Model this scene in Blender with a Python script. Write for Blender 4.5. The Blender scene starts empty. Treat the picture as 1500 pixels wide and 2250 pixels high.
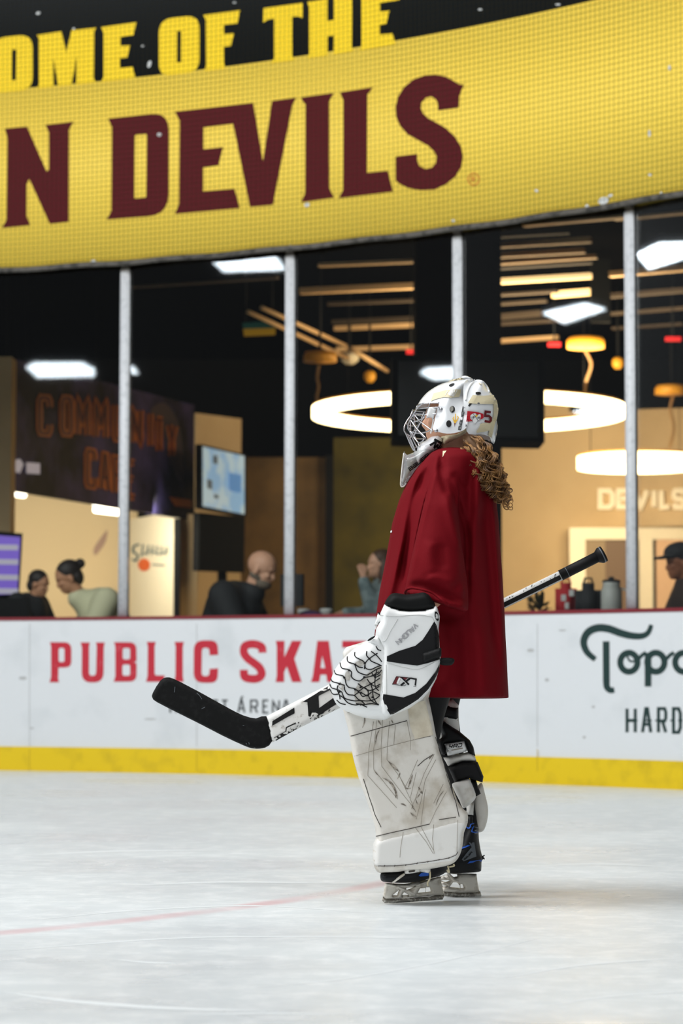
import bpy, bmesh, math, random
import numpy as np
from mathutils import Vector, Matrix, geometry
from mathutils.bvhtree import BVHTree

random.seed(7)
C = bpy.context.scene.collection
SC = bpy.context.scene
PI = math.pi

# ------------------------------------------------------------------ camera
F = 5312.0                      # 85 mm on a 24 mm wide frame, in pixels of the 1500 px frame
CAM_H, TILT, ROLL = 0.6756, 0.0670, 0.00136
cd = bpy.data.cameras.new('camera')
cam = bpy.data.objects.new('camera', cd)
C.objects.link(cam)
cd.sensor_fit = 'HORIZONTAL'
cd.sensor_width = 24.0
cd.lens = 85.0
cd.clip_end = 300
cam.location = (0, 0, CAM_H)
fw = Vector((0, math.cos(TILT), math.sin(TILT)))
up0 = Vector((0, -math.sin(TILT), math.cos(TILT)))
rt0 = Vector((1, 0, 0))
RT = rt0 * math.cos(ROLL) + up0 * math.sin(ROLL)
UP = -rt0 * math.sin(ROLL) + up0 * math.cos(ROLL)
cam.matrix_world = Matrix(((RT.x, UP.x, -fw.x, 0), (RT.y, UP.y, -fw.y, 0), (RT.z, UP.z, -fw.z, CAM_H), (0, 0, 0, 1)))
cd.dof.use_dof = True
cd.dof.focus_distance = 7.2
cd.dof.aperture_fstop = 4.2
SC.camera = cam

# ------------------------------------------------------------------ view, world, rink lighting
SC.view_settings.view_transform = 'Standard'
SC.view_settings.look = 'None'
SC.view_settings.gamma = 1.0
SC.view_settings.use_curve_mapping = False
SC.view_settings.exposure = -0.24
w = bpy.data.worlds.new('World')
SC.world = w
w.use_nodes = True
bgn = w.node_tree.nodes['Background']
bgn.inputs[0].default_value = (0.80, 0.86, 0.92, 1)
bgn.inputs[1].default_value = 0.10


def area_light(name, loc, target, size, energy, color):
    l = bpy.data.lights.new(name, 'AREA')
    l.shape = 'RECTANGLE'
    l.size, l.size_y = size
    l.energy = energy
    l.color = color
    o = bpy.data.objects.new(name, l)
    C.objects.link(o)
    o.location = loc
    o.rotation_euler = (Vector(target) - Vector(loc)).to_track_quat('-Z', 'Y').to_euler()
    return o


COOL = (0.985, 0.995, 1.0)
area_light('rink_floodlight', (-2.5, 6.0, 9.0), (-1.5, 9.0, 0), (6, 3), 720, COOL)
area_light('rink_floodlight', (-9.0, 7.0, 9.0), (0, 12.0, 1.5), (6, 3), 1250, COOL)
area_light('rink_floodlight', (1.5, 1.0, 9.0), (0.5, 12.0, 1.5), (6, 3), 220, COOL)
area_light('rink_floodlight', (-6.0, -9.0, 9.0), (0, 13.0, 2), (9, 4), 800, COOL)

# ------------------------------------------------------------------ mapping helpers
ARC_C = Vector((-5.6377, 6.9626))
ARC_R = 10.595
Z_KICK, Z_RAIL, Z_BAN, Z_SPLIT, Z_TOP = 0.1668, 1.067, 3.547, 4.835, 6.2
EYE = Vector((0, 0, CAM_H))


def ray(px, py):
    return RT * ((px - 750) / F) - UP * ((py - 1125) / F) + fw


def P(px, py, Y):
    d = ray(px, py)
    return EYE + d * (Y / d.y)


def ground(px, py, Z=0.0):
    d = ray(px, py)
    return EYE + d * ((Z - CAM_H) / d.z)


def project(co):
    v = Vector(co) - EYE
    z = v.dot(fw)
    return 750 + F * v.dot(RT) / z, 1125 - F * v.dot(UP) / z


def onwall(px, py, off=0.0):
    d = ray(px, py)
    r = ARC_R - off
    a = d.x ** 2 + d.y ** 2
    b = -2 * (d.x * ARC_C.x + d.y * ARC_C.y)
    c = ARC_C.length_squared - r * r
    t = (-b + math.sqrt(max(b * b - 4 * a * c, 0))) / (2 * a)
    return EYE + d * t


def arc(phi, z, off=0.0):
    r = ARC_R - off
    return Vector((ARC_C.x + r * math.sin(phi), ARC_C.y + r * math.cos(phi), z))


def arc_angle(px, py=1340):
    q = onwall(px, py)
    return math.atan2(q.x - ARC_C.x, q.y - ARC_C.y)


def behind(px, off):
    """depth Y of a spot that far behind the boards at that column"""
    return onwall(px, 1340, -off).y


# ------------------------------------------------------------------ materials
def lin(c):
    def f(v):
        v = v / 255.0
        return v / 12.92 if v <= 0.04045 else ((v + 0.055) / 1.055) ** 2.4
    return (f(c[0]), f(c[1]), f(c[2]), 1.0)


def mat(name, rgb, rough=0.55, metal=0.0, spec=0.5, emit=0.0, noise=None, bump=None, coat=0.0, sheen=0.0):
    """noise = (scale, second colour, low, high); bump = (scale, strength)"""
    m = bpy.data.materials.new(name)
    m.use_nodes = True
    nt = m.node_tree
    b = nt.nodes['Principled BSDF']
    b.inputs['Base Color'].default_value = lin(rgb)
    b.inputs['Roughness'].default_value = rough
    b.inputs['Metallic'].default_value = metal
    b.inputs['Specular IOR Level'].default_value = spec
    b.inputs['Coat Weight'].default_value = coat
    b.inputs['Sheen Weight'].default_value = sheen
    if emit:
        b.inputs['Emission Color'].default_value = lin(rgb)
        b.inputs['Emission Strength'].default_value = emit
    tc = None
    if noise or bump:
        tc = nt.nodes.new('ShaderNodeTexCoord')
    if noise:
        n = nt.nodes.new('ShaderNodeTexNoise')
        n.inputs['Scale'].default_value = noise[0]
        n.inputs['Detail'].default_value = 6
        r = nt.nodes.new('ShaderNodeMapRange')
        r.inputs[1].default_value = noise[2]
        r.inputs[2].default_value = noise[3]
        x = nt.nodes.new('ShaderNodeMix')
        x.data_type = 'RGBA'
        x.inputs[6].default_value = lin(rgb)
        x.inputs[7].default_value = lin(noise[1])
        nt.links.new(tc.outputs['Object'], n.inputs['Vector'])
        nt.links.new(n.outputs['Fac'], r.inputs[0])
        nt.links.new(r.outputs[0], x.inputs[0])
        nt.links.new(x.outputs[2], b.inputs['Base Color'])
        if emit:
            nt.links.new(x.outputs[2], b.inputs['Emission Color'])
    if bump:
        n = nt.nodes.new('ShaderNodeTexNoise')
        n.inputs['Scale'].default_value = bump[0]
        n.inputs['Detail'].default_value = 4
        bp = nt.nodes.new('ShaderNodeBump')
        bp.inputs['Strength'].default_value = bump[1]
        bp.inputs['Distance'].default_value = 0.01
        nt.links.new(tc.outputs['Object'], n.inputs['Vector'])
        nt.links.new(n.outputs['Fac'], bp.inputs['Height'])
        nt.links.new(bp.outputs['Normal'], b.inputs['Normal'])
    return m


def glassy(name, tint, refl=None, ior=1.5, haze=0.0):
    """thin clear sheet: see-through plus a Fresnel mirror"""
    m = bpy.data.materials.new(name)
    m.use_nodes = True
    nt = m.node_tree
    nt.nodes.remove(nt.nodes['Principled BSDF'])
    out = nt.nodes['Material Output']
    tr = nt.nodes.new('ShaderNodeBsdfTransparent')
    tr.inputs[0].default_value = tint
    gl = nt.nodes.new('ShaderNodeBsdfGlossy')
    gl.inputs['Roughness'].default_value = 0.015
    fr = nt.nodes.new('ShaderNodeFresnel')
    fr.inputs['IOR'].default_value = ior
    mx = nt.nodes.new('ShaderNodeMixShader')
    nt.links.new(fr.outputs[0], mx.inputs[0])
    nt.links.new(tr.outputs[0], mx.inputs[1])
    nt.links.new(gl.outputs[0], mx.inputs[2])
    last = mx
    if haze:
        df = nt.nodes.new('ShaderNodeBsdfDiffuse')
        df.inputs[0].default_value = (0.75, 0.78, 0.78, 1)
        m2 = nt.nodes.new('ShaderNodeMixShader')
        m2.inputs[0].default_value = haze
        nt.links.new(mx.outputs[0], m2.inputs[1])
        nt.links.new(df.outputs[0], m2.inputs[2])
        last = m2
    nt.links.new(last.outputs[0], out.inputs[0])
    return m


def ice_material():
    m = mat('ice', (226, 233, 236), 0.2)
    nt = m.node_tree
    b = nt.nodes['Principled BSDF']
    L = nt.links.new
    N = nt.nodes.new

    def math_(op, a, bb=None):
        n = N('ShaderNodeMath')
        n.operation = op
        for i, v in enumerate((a, bb)):
            if v is None:
                continue
            if isinstance(v, (int, float)):
                n.inputs[i].default_value = v
            else:
                L(v, n.inputs[i])
        return n.outputs[0]

    tc = N('ShaderNodeTexCoord')
    obj_v = tc.outputs['Object']
    # cloudy variation of the resurfaced ice
    n1 = N('ShaderNodeTexNoise')
    n1.inputs['Scale'].default_value = 0.9
    n1.inputs['Detail'].default_value = 8
    mp = N('ShaderNodeMapping')
    mp.inputs['Scale'].default_value = (0.9, 1.1, 1)
    mp.inputs['Rotation'].default_value = (0, 0, 0.25)
    L(obj_v, mp.inputs[0])
    L(mp.outputs[0], n1.inputs['Vector'])
    r1 = N('ShaderNodeMapRange')
    r1.inputs[1].default_value = 0.38
    r1.inputs[2].default_value = 0.66
    L(n1.outputs['Fac'], r1.inputs[0])
    x1 = N('ShaderNodeMix')
    x1.data_type = 'RGBA'
    x1.inputs[6].default_value = lin((204, 210, 213))
    x1.inputs[7].default_value = lin((211, 217, 219))
    L(r1.outputs[0], x1.inputs[0])
    # skate scratches: thin stretched noise in three directions
    scr = None
    for k, (rot, sc_) in enumerate(((0.35, 40), (-0.5, 34), (1.15, 30), (2.2, 30))):
        mp = N('ShaderNodeMapping')
        mp.inputs['Rotation'].default_value = (0, 0, rot)
        mp.inputs['Scale'].default_value = (0.5, sc_, 1)
        mp.inputs['Location'].default_value = (k * 3.1, k * 1.7, 0)
        L(obj_v, mp.inputs[0])
        n = N('ShaderNodeTexNoise')
        n.inputs['Scale'].default_value = 1.1
        n.inputs['Detail'].default_value = 3
        n.inputs['Distortion'].default_value = 0.3
        L(mp.outputs[0], n.inputs['Vector'])
        r = N('ShaderNodeMapRange')
        r.inputs[1].default_value = 0.58
        r.inputs[2].default_value = 0.74
        L(n.outputs['Fac'], r.inputs[0])
        scr = r.outputs[0] if scr is None else math_('MAXIMUM', scr, r.outputs[0])
    x2 = N('ShaderNodeMix')
    x2.data_type = 'RGBA'
    x2.inputs[7].default_value = lin((238, 241, 242))
    # fine frosty mottling on top
    n3 = N('ShaderNodeTexNoise')
    n3.inputs['Scale'].default_value = 9.0
    n3.inputs['Detail'].default_value = 10
    n3.inputs['Roughness'].default_value = 0.7
    L(obj_v, n3.inputs['Vector'])
    r3 = N('ShaderNodeMapRange')
    r3.inputs[1].default_value = 0.45
    r3.inputs[2].default_value = 0.72
    L(n3.outputs['Fac'], r3.inputs[0])
    L(math_('MAXIMUM', math_('MULTIPLY', scr, 0.28), math_('MULTIPLY', r3.outputs[0], 0.75)), x2.inputs[0])
    L(x1.outputs[2], x2.inputs[6])
    # the painted red face-off circle under the ice
    sp = N('ShaderNodeSeparateXYZ')
    L(obj_v, sp.inputs[0])
    wob = N('ShaderNodeTexNoise')
    wob.inputs['Scale'].default_value = 2.2
    L(obj_v, wob.inputs['Vector'])
    dx = math_('SUBTRACT', sp.outputs[0], CIRC[0])
    dy = math_('SUBTRACT', sp.outputs[1], CIRC[1])
    d = math_('SQRT', math_('ADD', math_('MULTIPLY', dx, dx), math_('MULTIPLY', dy, dy)))
    e = math_('ABSOLUTE', math_('SUBTRACT', d, CIRC[2]))
    rr = N('ShaderNodeMapRange')
    rr.interpolation_type = 'SMOOTHSTEP'
    rr.inputs[1].default_value = 0.075
    rr.inputs[2].default_value = 0.012
    L(e, rr.inputs[0])
    rw = N('ShaderNodeMapRange')
    rw.inputs[1].default_value = 0.32
    rw.inputs[2].default_value = 0.62
    rw.inputs[3].default_value = 0.10
    rw.inputs[4].default_value = 0.5
    L(wob.outputs['Fac'], rw.inputs[0])
    x3 = N('ShaderNodeMix')
    x3.data_type = 'RGBA'
    x3.inputs[7].default_value = lin((205, 140, 145))
    wy = N('ShaderNodeMapRange')          # the paint is worn away further up the ice
    wy.inputs[1].default_value = 8.6
    wy.inputs[2].default_value = 7.6
    L(sp.outputs[1], wy.inputs[0])
    L(math_('MULTIPLY', math_('MULTIPLY', rr.outputs[0], wy.outputs[0]), rw.outputs[0]), x3.inputs[0])
    L(x2.outputs[2], x3.inputs[6])
    L(x3.outputs[2], b.inputs['Base Color'])
    # gloss varies where the surface is scraped
    r4 = N('ShaderNodeMapRange')
    r4.inputs[3].default_value = 0.26
    r4.inputs[4].default_value = 0.5
    L(r1.outputs[0], r4.inputs[0])
    L(r4.outputs[0], b.inputs['Roughness'])
    bp = N('ShaderNodeBump')
    bp.inputs['Strength'].default_value = 0.10
    bp.inputs['Distance'].default_value = 0.01
    L(math_('ADD', math_('MULTIPLY', scr, 0.3), math_('MULTIPLY', n1.outputs['Fac'], 1.0)), bp.inputs['Height'])
    L(bp.outputs['Normal'], b.inputs['Normal'])
    b.inputs['Specular IOR Level'].default_value = 0.2
    return m


# face-off circle: through two traced points with the rule-book radius
_a, _b = ground(0, 2050), ground(840, 1940)
_m = (_a + _b) / 2
_c = (_b - _a)
_n = Vector((-_c.y, _c.x, 0)).normalized()
CIRC = (_m.x + _n.x * 4.3, _m.y + _n.y * 4.3, math.hypot(4.3, _c.length / 2))

M = {}
M['ice'] = ice_material()
M['scratch'] = mat('skate_scratch', (222, 227, 229), 0.45, spec=0.2)
M['board'] = mat('board_white', (214, 218, 221), 0.4, noise=(3.0, (202, 207, 210), 0.55, 0.75))
M['kick'] = mat('kick_yellow', (222, 190, 6), 0.45, noise=(9.0, (204, 174, 8), 0.50, 0.72))
M['kick_seam'] = mat('kick_seam', (180, 150, 16), 0.6)
M['rail'] = mat('rail_red', (120, 30, 40), 0.45)
M['banner_yellow'] = mat('banner_yellow', (250, 216, 84), 0.6, spec=0.3, bump=(9, 0.06))
M['banner_letter'] = mat('banner_letter_yellow', (255, 216, 30), 0.6, spec=0.3)
M['banner_black'] = mat('banner_black', (14, 19, 21), 0.7, spec=0.25)
M['maroon'] = mat('banner_maroon', (84, 15, 22), 0.7, spec=0.2)
M['net'] = mat('net_cord', (46, 42, 26), 0.9, spec=0.1)
M['scuff_board'] = mat('scuff_board', (176, 178, 178), 0.6)
M['scuff'] = mat('scuff_white', (205, 208, 206), 0.6)
M['letter_red'] = mat('board_red', (186, 36, 54), 0.45, noise=(14, (200, 80, 92), 0.62, 0.75))
M['letter_grey'] = mat('board_grey', (70, 74, 76), 0.5)
M['letter_green'] = mat('board_green', (16, 48, 46), 0.5)
M['post'] = mat('post_aluminium', (212, 215, 219), 0.5, noise=(30, (190, 194, 198), 0.5, 0.7))
M['rope'] = mat('hem_rail', (88, 84, 78), 0.6, noise=(20, (40, 38, 34), 0.45, 0.65))
M['glass'] = glassy('rink_glass', (0.97, 0.985, 0.98, 1))
M['clear'] = glassy('clear_plastic', (0.93, 0.94, 0.93, 1), haze=0.22)
M['black'] = mat('black_matte', (9, 10, 10), 0.7, spec=0.2)
M['black_wall'] = mat('black_wall', (9, 10, 9), 0.85, spec=0.1)
M['black_ceiling'] = mat('black_ceiling', (4, 4, 4), 0.9, spec=0.0)
M['column'] = mat('column_dark', (22, 14, 12), 0.8, spec=0.1)
M['tan'] = mat('tan_wall', (208, 180, 136), 0.8, noise=(1.2, (194, 166, 122), 0.4, 0.7))
M['cream'] = mat('cream_wall', (232, 206, 160), 0.8)
M['cream_trim'] = mat('cream_trim', (250, 236, 204), 0.6)
M['brown_wall'] = mat('brown_wall', (120, 92, 52), 0.85, noise=(3, (96, 74, 42), 0.4, 0.7))
M['olive_wall'] = mat('olive_wall', (92, 82, 18), 0.85, noise=(2.5, (64, 58, 14), 0.4, 0.7))
M['floor2'] = mat('lounge_floor', (70, 60, 50), 0.5)
M['joist'] = mat('joist_lit', (226, 186, 134), 0.7)  # pale copy for the lit joists, lamp light put into the colour
M['joist_dark'] = mat('joist_dark', (70, 58, 44), 0.8)  # dark copy puts dimness into joist colour; also colours counter and door edge
M['warm_lamp'] = mat('warm_lamp', (255, 226, 170), 0.5, emit=9.0)
M['linear_lamp'] = mat('linear_lamp', (255, 214, 150), 0.5, emit=1.5)
M['cafe_lamp'] = mat('cafe_lamp', (255, 240, 214), 0.5, emit=6.0)
M['rink_lamp'] = mat('rink_lamp', (235, 246, 255), 0.5, emit=26.0)
M['brass'] = mat('canopy_amber', (226, 160, 40), 0.45)
M['cable'] = mat('cable_tan', (150, 118, 76), 0.7)
M['screen_blue'] = mat('screen_blue', (120, 165, 205), 0.3, emit=0.75, noise=(5, (165, 190, 205), 0.45, 0.6))
M['screen_purple'] = mat('screen_purple', (105, 80, 175), 0.3, emit=0.8)
M['screen_pale'] = mat('screen_pale', (165, 160, 175), 0.3, emit=0.6)
M['sign_night'] = mat('sign_night', (22, 20, 30), 0.6, spec=0.2, noise=(1.4, (84, 76, 140), 0.42, 0.66))
M['sign_orange'] = mat('sign_orange', (205, 108, 32), 0.6)
M['sign_maroon'] = mat('sign_maroon', (100, 34, 28), 0.6)
M['orange'] = mat('orange_fruit', (238, 98, 30), 0.5)
M['teal'] = mat('teal_ink', (90, 115, 120), 0.6)
M['leafg'] = mat('green_ink', (110, 130, 60), 0.6)
M['skin'] = mat('skin', (208, 158, 128), 0.55)
M['skin2'] = mat('skin_tan', (190, 138, 104), 0.55)
M['hair_dark'] = mat('hair_dark', (34, 26, 22), 0.6)
M['hair_brown'] = mat('hair_brown', (70, 46, 26), 0.6)
M['hair_curl'] = mat('hair_curl', (160, 116, 66), 0.4, noise=(40, (88, 58, 30), 0.42, 0.62))
M['hair_under'] = mat('hair_under', (98, 68, 38), 0.7)
M['coat_dark'] = mat('coat_dark', (30, 32, 34), 0.8)
M['coat_green'] = mat('coat_sage', (205, 203, 168), 0.85)
M['denim'] = mat('denim_grey', (128, 142, 142), 0.85, noise=(12, (96, 112, 114), 0.45, 0.6))
M['brown_coat'] = mat('brown_coat', (52, 36, 26), 0.85)
M['jersey'] = mat('jersey_red', (104, 3, 15), 0.8, spec=0.12, bump=(420, 0.10))
M['white'] = mat('gear_white', (232, 233, 232), 0.42)
M['white_soft'] = mat('gear_white_soft', (222, 220, 214), 0.6, noise=(25, (196, 190, 180), 0.5, 0.7))
M['pad'] = mat('pad_white', (222, 217, 208), 0.5, noise=(13, (184, 174, 158), 0.48, 0.72), bump=(60, 0.05))
M['pad_boot'] = mat('pad_boot', (228, 226, 221), 0.48, noise=(15, (196, 190, 180), 0.52, 0.74))
M['pad_edge'] = mat('pad_edge', (214, 204, 184), 0.55, noise=(20, (184, 170, 146), 0.45, 0.7))
M['seam'] = mat('seam_dark', (66, 60, 55), 0.8)
M['seam_soft'] = mat('seam_soft', (156, 147, 134), 0.8)
M['smudge'] = mat('smudge', (112, 103, 92), 0.75, noise=(90, (190, 180, 166), 0.45, 0.62))
M['beige'] = mat('strap_beige', (214, 202, 168), 0.7)
M['mask'] = mat('mask_white', (236, 238, 240), 0.22, coat=0.4)
M['chrome'] = mat('cage_chrome', (196, 196, 200), 0.25, metal=0.9)
M['hole'] = mat('vent_dark', (20, 18, 18), 0.8)
M['hole_grey'] = mat('vent_grey', (150, 148, 140), 0.7)
M['ink'] = mat('ink_black', (13, 13, 15), 0.6, spec=0.25)
M['ink_purple'] = mat('ink_purple', (48, 38, 66), 0.5)
M['ink_maroon'] = mat('ink_maroon', (104, 22, 30), 0.5)
M['ink_red'] = mat('ink_red', (190, 28, 44), 0.5)
M['ink_gold'] = mat('ink_gold', (236, 186, 60), 0.5)
M['blue'] = mat('skate_blue', (22, 88, 190), 0.5)
M['grey'] = mat('skate_grey', (92, 98, 104), 0.5)
M['boot'] = mat('skate_black', (14, 15, 18), 0.55, spec=0.3, bump=(200, 0.08))
M['holder'] = mat('holder_plastic', (224, 218, 206), 0.5, noise=(40, (184, 174, 158), 0.52, 0.72))
M['steel'] = mat('blade_steel', (150, 144, 134), 0.4, metal=0.3, noise=(90, (212, 208, 200), 0.5, 0.58))
M['tape'] = mat('stick_tape', (13, 14, 14), 0.8, spec=0.2, noise=(70, (24, 25, 25), 0.5, 0.7))
M['stick_white'] = mat('stick_white', (226, 226, 222), 0.35, noise=(60, (186, 182, 174), 0.62, 0.72))
M['stick_black'] = mat('stick_black', (14, 14, 15), 0.5, spec=0.3, noise=(80, (60, 58, 56), 0.64, 0.72))
M['rubber'] = mat('rubber_black', (13, 13, 14), 0.65, spec=0.25)
M['purple_cloth'] = mat('purple_cloth', (66, 44, 84), 0.85)
M['red_cloth'] = mat('red_cloth', (168, 30, 36), 0.75)
M['plant'] = mat('plant_dark', (44, 46, 14), 0.7)
M['jug'] = mat('jug_grey', (176, 178, 172), 0.35)
M['cup'] = mat('cup_white', (206, 208, 204), 0.5)
M['exit_red'] = mat('exit_red', (200, 30, 36), 0.5, emit=0.7)
M['sign_yellow'] = mat('sign_yellow', (170, 130, 16), 0.6, emit=0.25)
M['sign_teal'] = mat('sign_teal', (22, 78, 70), 0.6, emit=0.15)


# ------------------------------------------------------------------ object helpers
def link(o, parent=None):
    C.objects.link(o)
    if parent is not None:
        o.parent = parent
        # meshes are modelled in world coordinates, only the thing's Empty carries a location
        o.matrix_parent_inverse = Matrix.Translation(-parent.location)
    return o


def tag(o, label=None, cat=None, group=None, kind=None):
    if label:
        o['label'] = label
    if cat:
        o['category'] = cat
    if group:
        o['group'] = group
    if kind:
        o['kind'] = kind
    return o


def thing(name, label, cat, loc=(0, 0, 0), group=None):
    o = bpy.data.objects.new(name, None)
    o.empty_display_size = 0.1
    C.objects.link(o)
    o.location = loc
    return tag(o, label, cat, group)


def mesh_obj(name, bm, material, parent=None, smooth=True, label=None, recalc=True):
    if recalc:
        bmesh.ops.recalc_face_normals(bm, faces=bm.faces)
    me = bpy.data.meshes.new(name)
    bm.to_mesh(me)
    bm.free()
    me.materials.append(material)
    if smooth:
        me.polygons.foreach_set('use_smooth', [True] * len(me.polygons))
    o = bpy.data.objects.new(name, me)
    link(o, parent)
    if label:
        o['label'] = label
    return o


def flat_smooth(o, angle=0.6):
    """smooth shading with hard edges kept"""
    bm = bmesh.new()
    bm.from_mesh(o.data)
    for e in bm.edges:
        if len(e.link_faces) == 2 and e.calc_face_angle(0) > angle:
            e.smooth = False
    bm.to_mesh(o.data)
    bm.free()
    return o


def add_box(bm, c, s, rz=0.0, rot=None):
    m = Matrix.Translation(Vector(c)) @ (rot.to_4x4() if rot else Matrix.Rotation(rz, 4, 'Z'))
    r = bmesh.ops.create_cube(bm, size=1.0)
    bmesh.ops.scale(bm, verts=r['verts'], vec=Vector(s))
    bmesh.ops.transform(bm, verts=r['verts'], matrix=m)
    return r['verts']


def add_tube(bm, pts, r, n=8, closed=False):
    """swept circle; r may be a number or a list"""
    pts = [Vector(p) for p in pts]
    k = len(pts)
    rs = r if isinstance(r, (list, tuple)) else [r] * k
    rings = []
    prev = None
    for i, p in enumerate(pts):
        a = pts[(i - 1) % k] if (closed or i > 0) else p
        b = pts[(i + 1) % k] if (closed or i < k - 1) else p
        t = (b - a)
        if t.length < 1e-9:
            t = Vector((0, 0, 1))
        t.normalize()
        if prev is None:
            u = t.orthogonal().normalized()
        else:
            u = prev - t * prev.dot(t)
            u = u.normalized() if u.length > 1e-6 else t.orthogonal().normalized()
        prev = u
        v = t.cross(u)
        rings.append([bm.verts.new(p + (u * math.cos(2 * PI * j / n) + v * math.sin(2 * PI * j / n)) * rs[i]) for j in range(n)])
    m = k if closed else k - 1
    for i in range(m):
        A, B = rings[i], rings[(i + 1) % k]
        for j in range(n):
            bm.faces.new((A[j], A[(j + 1) % n], B[(j + 1) % n], B[j]))
    if not closed:
        bm.faces.new(list(reversed(rings[0])))
        bm.faces.new(rings[-1])


def add_loft(bm, rings, cap=True):
    vs = [[bm.verts.new(p) for p in r] for r in rings]
    n = len(vs[0])
    for A, B in zip(vs, vs[1:]):
        for j in range(n):
            bm.faces.new((A[j], A[(j + 1) % n], B[(j + 1) % n], B[j]))
    if cap:
        bm.faces.new(list(reversed(vs[0])))
        bm.faces.new(vs[-1])


def add_ellipsoid(bm, c, s, seg=20, rot=None):
    r = bmesh.ops.create_uvsphere(bm, u_segments=seg, v_segments=max(8, seg // 2), radius=1.0)
    bmesh.ops.scale(bm, verts=r['verts'], vec=Vector(s))
    m = Matrix.Translation(Vector(c))
    if rot:
        m = m @ rot.to_4x4()
    bmesh.ops.transform(bm, verts=r['verts'], matrix=m)
    return r['verts']


def add_prism(bm, base, top):
    """two matching loops of 3-D points joined by sides, both ends closed"""
    A = [bm.verts.new(p) for p in base]
    B = [bm.verts.new(p) for p in top]
    n = len(A)
    bm.faces.new(list(reversed(A)))
    bm.faces.new(B)
    for i in range(n):
        bm.faces.new((A[i], A[(i + 1) % n], B[(i + 1) % n], B[i]))


def evaluated(o):
    dg = bpy.context.evaluated_depsgraph_get()
    me = bpy.data.meshes.new_from_object(o.evaluated_get(dg))
    return me


# ------------------------------------------------------------------ 2-D outlines in photograph pixels
def fillet(pts, n=5):
    """(x, y) or (x, y, r): rounds the corners that carry a radius"""
    out = []
    k = len(pts)
    for i, p in enumerate(pts):
        if len(p) < 3 or p[2] <= 0:
            out.append((p[0], p[1]))
            continue
        a, b = Vector(pts[i - 1][:2]), Vector(pts[(i + 1) % k][:2])
        c = Vector(p[:2])
        u, v = (a - c), (b - c)
        t = min(p[2], u.length * 0.49, v.length * 0.49)
        s, e = c + u.normalized() * t, c + v.normalized() * t
        for j in range(n + 1):
            q = j / n
            out.append(tuple((1 - q) ** 2 * s + 2 * q * (1 - q) * c + q * q * e))
    return out


def crv(pts, n=4, closed=True):
    """Catmull-Rom through the points"""
    k = len(pts)
    out = []
    for i in range(k if closed else k - 1):
        if closed:
            p0, p1, p2, p3 = (Vector(pts[(i + j) % k]) for j in (-1, 0, 1, 2))
        else:
            p0, p1, p2, p3 = (Vector(pts[min(max(i + j, 0), k - 1)]) for j in (-1, 0, 1, 2))
        for j in range(n):
            t = j / n
            out.append(tuple(0.5 * ((2 * p1) + (-p0 + p2) * t + (2 * p0 - 5 * p1 + 4 * p2 - p3) * t * t + (-p0 + 3 * p1 - 3 * p2 + p3) * t ** 3)))
    if not closed:
        out.append(tuple(pts[-1]))
    return out


def zoomed(x0, y0, s):
    def f(pts):
        return [(x0 + p[0] * s, y0 + p[1] * s) + tuple(p[2:]) for p in pts]
    return f


def inside(poly, X, Y):
    r = np.zeros(len(X), bool)
    px = np.array([p[0] for p in poly])
    py = np.array([p[1] for p in poly])
    for i in range(len(poly)):
        x1, y1, x2, y2 = px[i - 1], py[i - 1], px[i], py[i]
        if y1 == y2:
            continue
        c = ((y1 > Y) != (y2 > Y)) & (X < (x2 - x1) * (Y - y1) / (y2 - y1) + x1)
        r ^= c
    return r


def seg_dist(segs, X, Y):
    d = np.full(len(X), 1e9)
    for (x1, y1), (x2, y2) in segs:
        vx, vy = x2 - x1, y2 - y1
        L = vx * vx + vy * vy + 1e-12
        t = np.clip(((X - x1) * vx + (Y - y1) * vy) / L, 0, 1)
        d = np.minimum(d, np.hypot(X - x1 - t * vx, Y - y1 - t * vy))
    return d


def resample(poly, step):
    out = []
    for i in range(len(poly)):
        a, b = Vector(poly[i][:2]), Vector(poly[(i + 1) % len(poly)][:2])
        n = max(1, int((b - a).length / step))
        for j in range(n):
            out.append(tuple(a.lerp(b, j / n)))
    # drop near-duplicates
    res = []
    for p in out:
        if not res or (Vector(p) - Vector(res[-1])).length > 0.02:
            res.append(p)
    return res


def triangulate(loops, step):
    """loops: outer then holes; returns points (n,2), triangles, loop edges as index pairs"""
    loops = [resample(l, step) for l in loops]
    pts, edges = [], []
    for l in loops:
        s = len(pts)
        pts += l
        edges += [(s + i, s + (i + 1) % len(l)) for i in range(len(l))]
    segs = [(pts[a], pts[b]) for a, b in edges]
    o = np.array(loops[0])
    xs = np.arange(o[:, 0].min() + step / 2, o[:, 0].max(), step)
    ys = np.arange(o[:, 1].min() + step / 2, o[:, 1].max(), step)
    if len(xs) and len(ys):
        GX, GY = np.meshgrid(xs, ys)
        GX = GX + (np.arange(GX.shape[0])[:, None] % 2) * step * 0.5
        X, Y = GX.ravel(), GY.ravel()
        ok = inside(loops[0], X, Y)
        for h in loops[1:]:
            ok &= ~inside(h, X, Y)
        X, Y = X[ok], Y[ok]
        if len(X):
            d = seg_dist(segs, X, Y)
            ok = d > step * 0.45
            pts = pts + list(zip(X[ok].tolist(), Y[ok].tolist()))
    r = geometry.delaunay_2d_cdt([Vector(p) for p in pts], edges, [], 0, 1e-6)
    V = np.array([(v.x, v.y) for v in r[0]])
    T = np.array([f for f in r[2] if len(f) == 3])
    cen = V[T].mean(axis=1)
    ok = inside(loops[0], cen[:, 0], cen[:, 1])
    for h in loops[1:]:
        ok &= ~inside(h, cen[:, 0], cen[:, 1])
    return V, T[ok], segs


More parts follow.
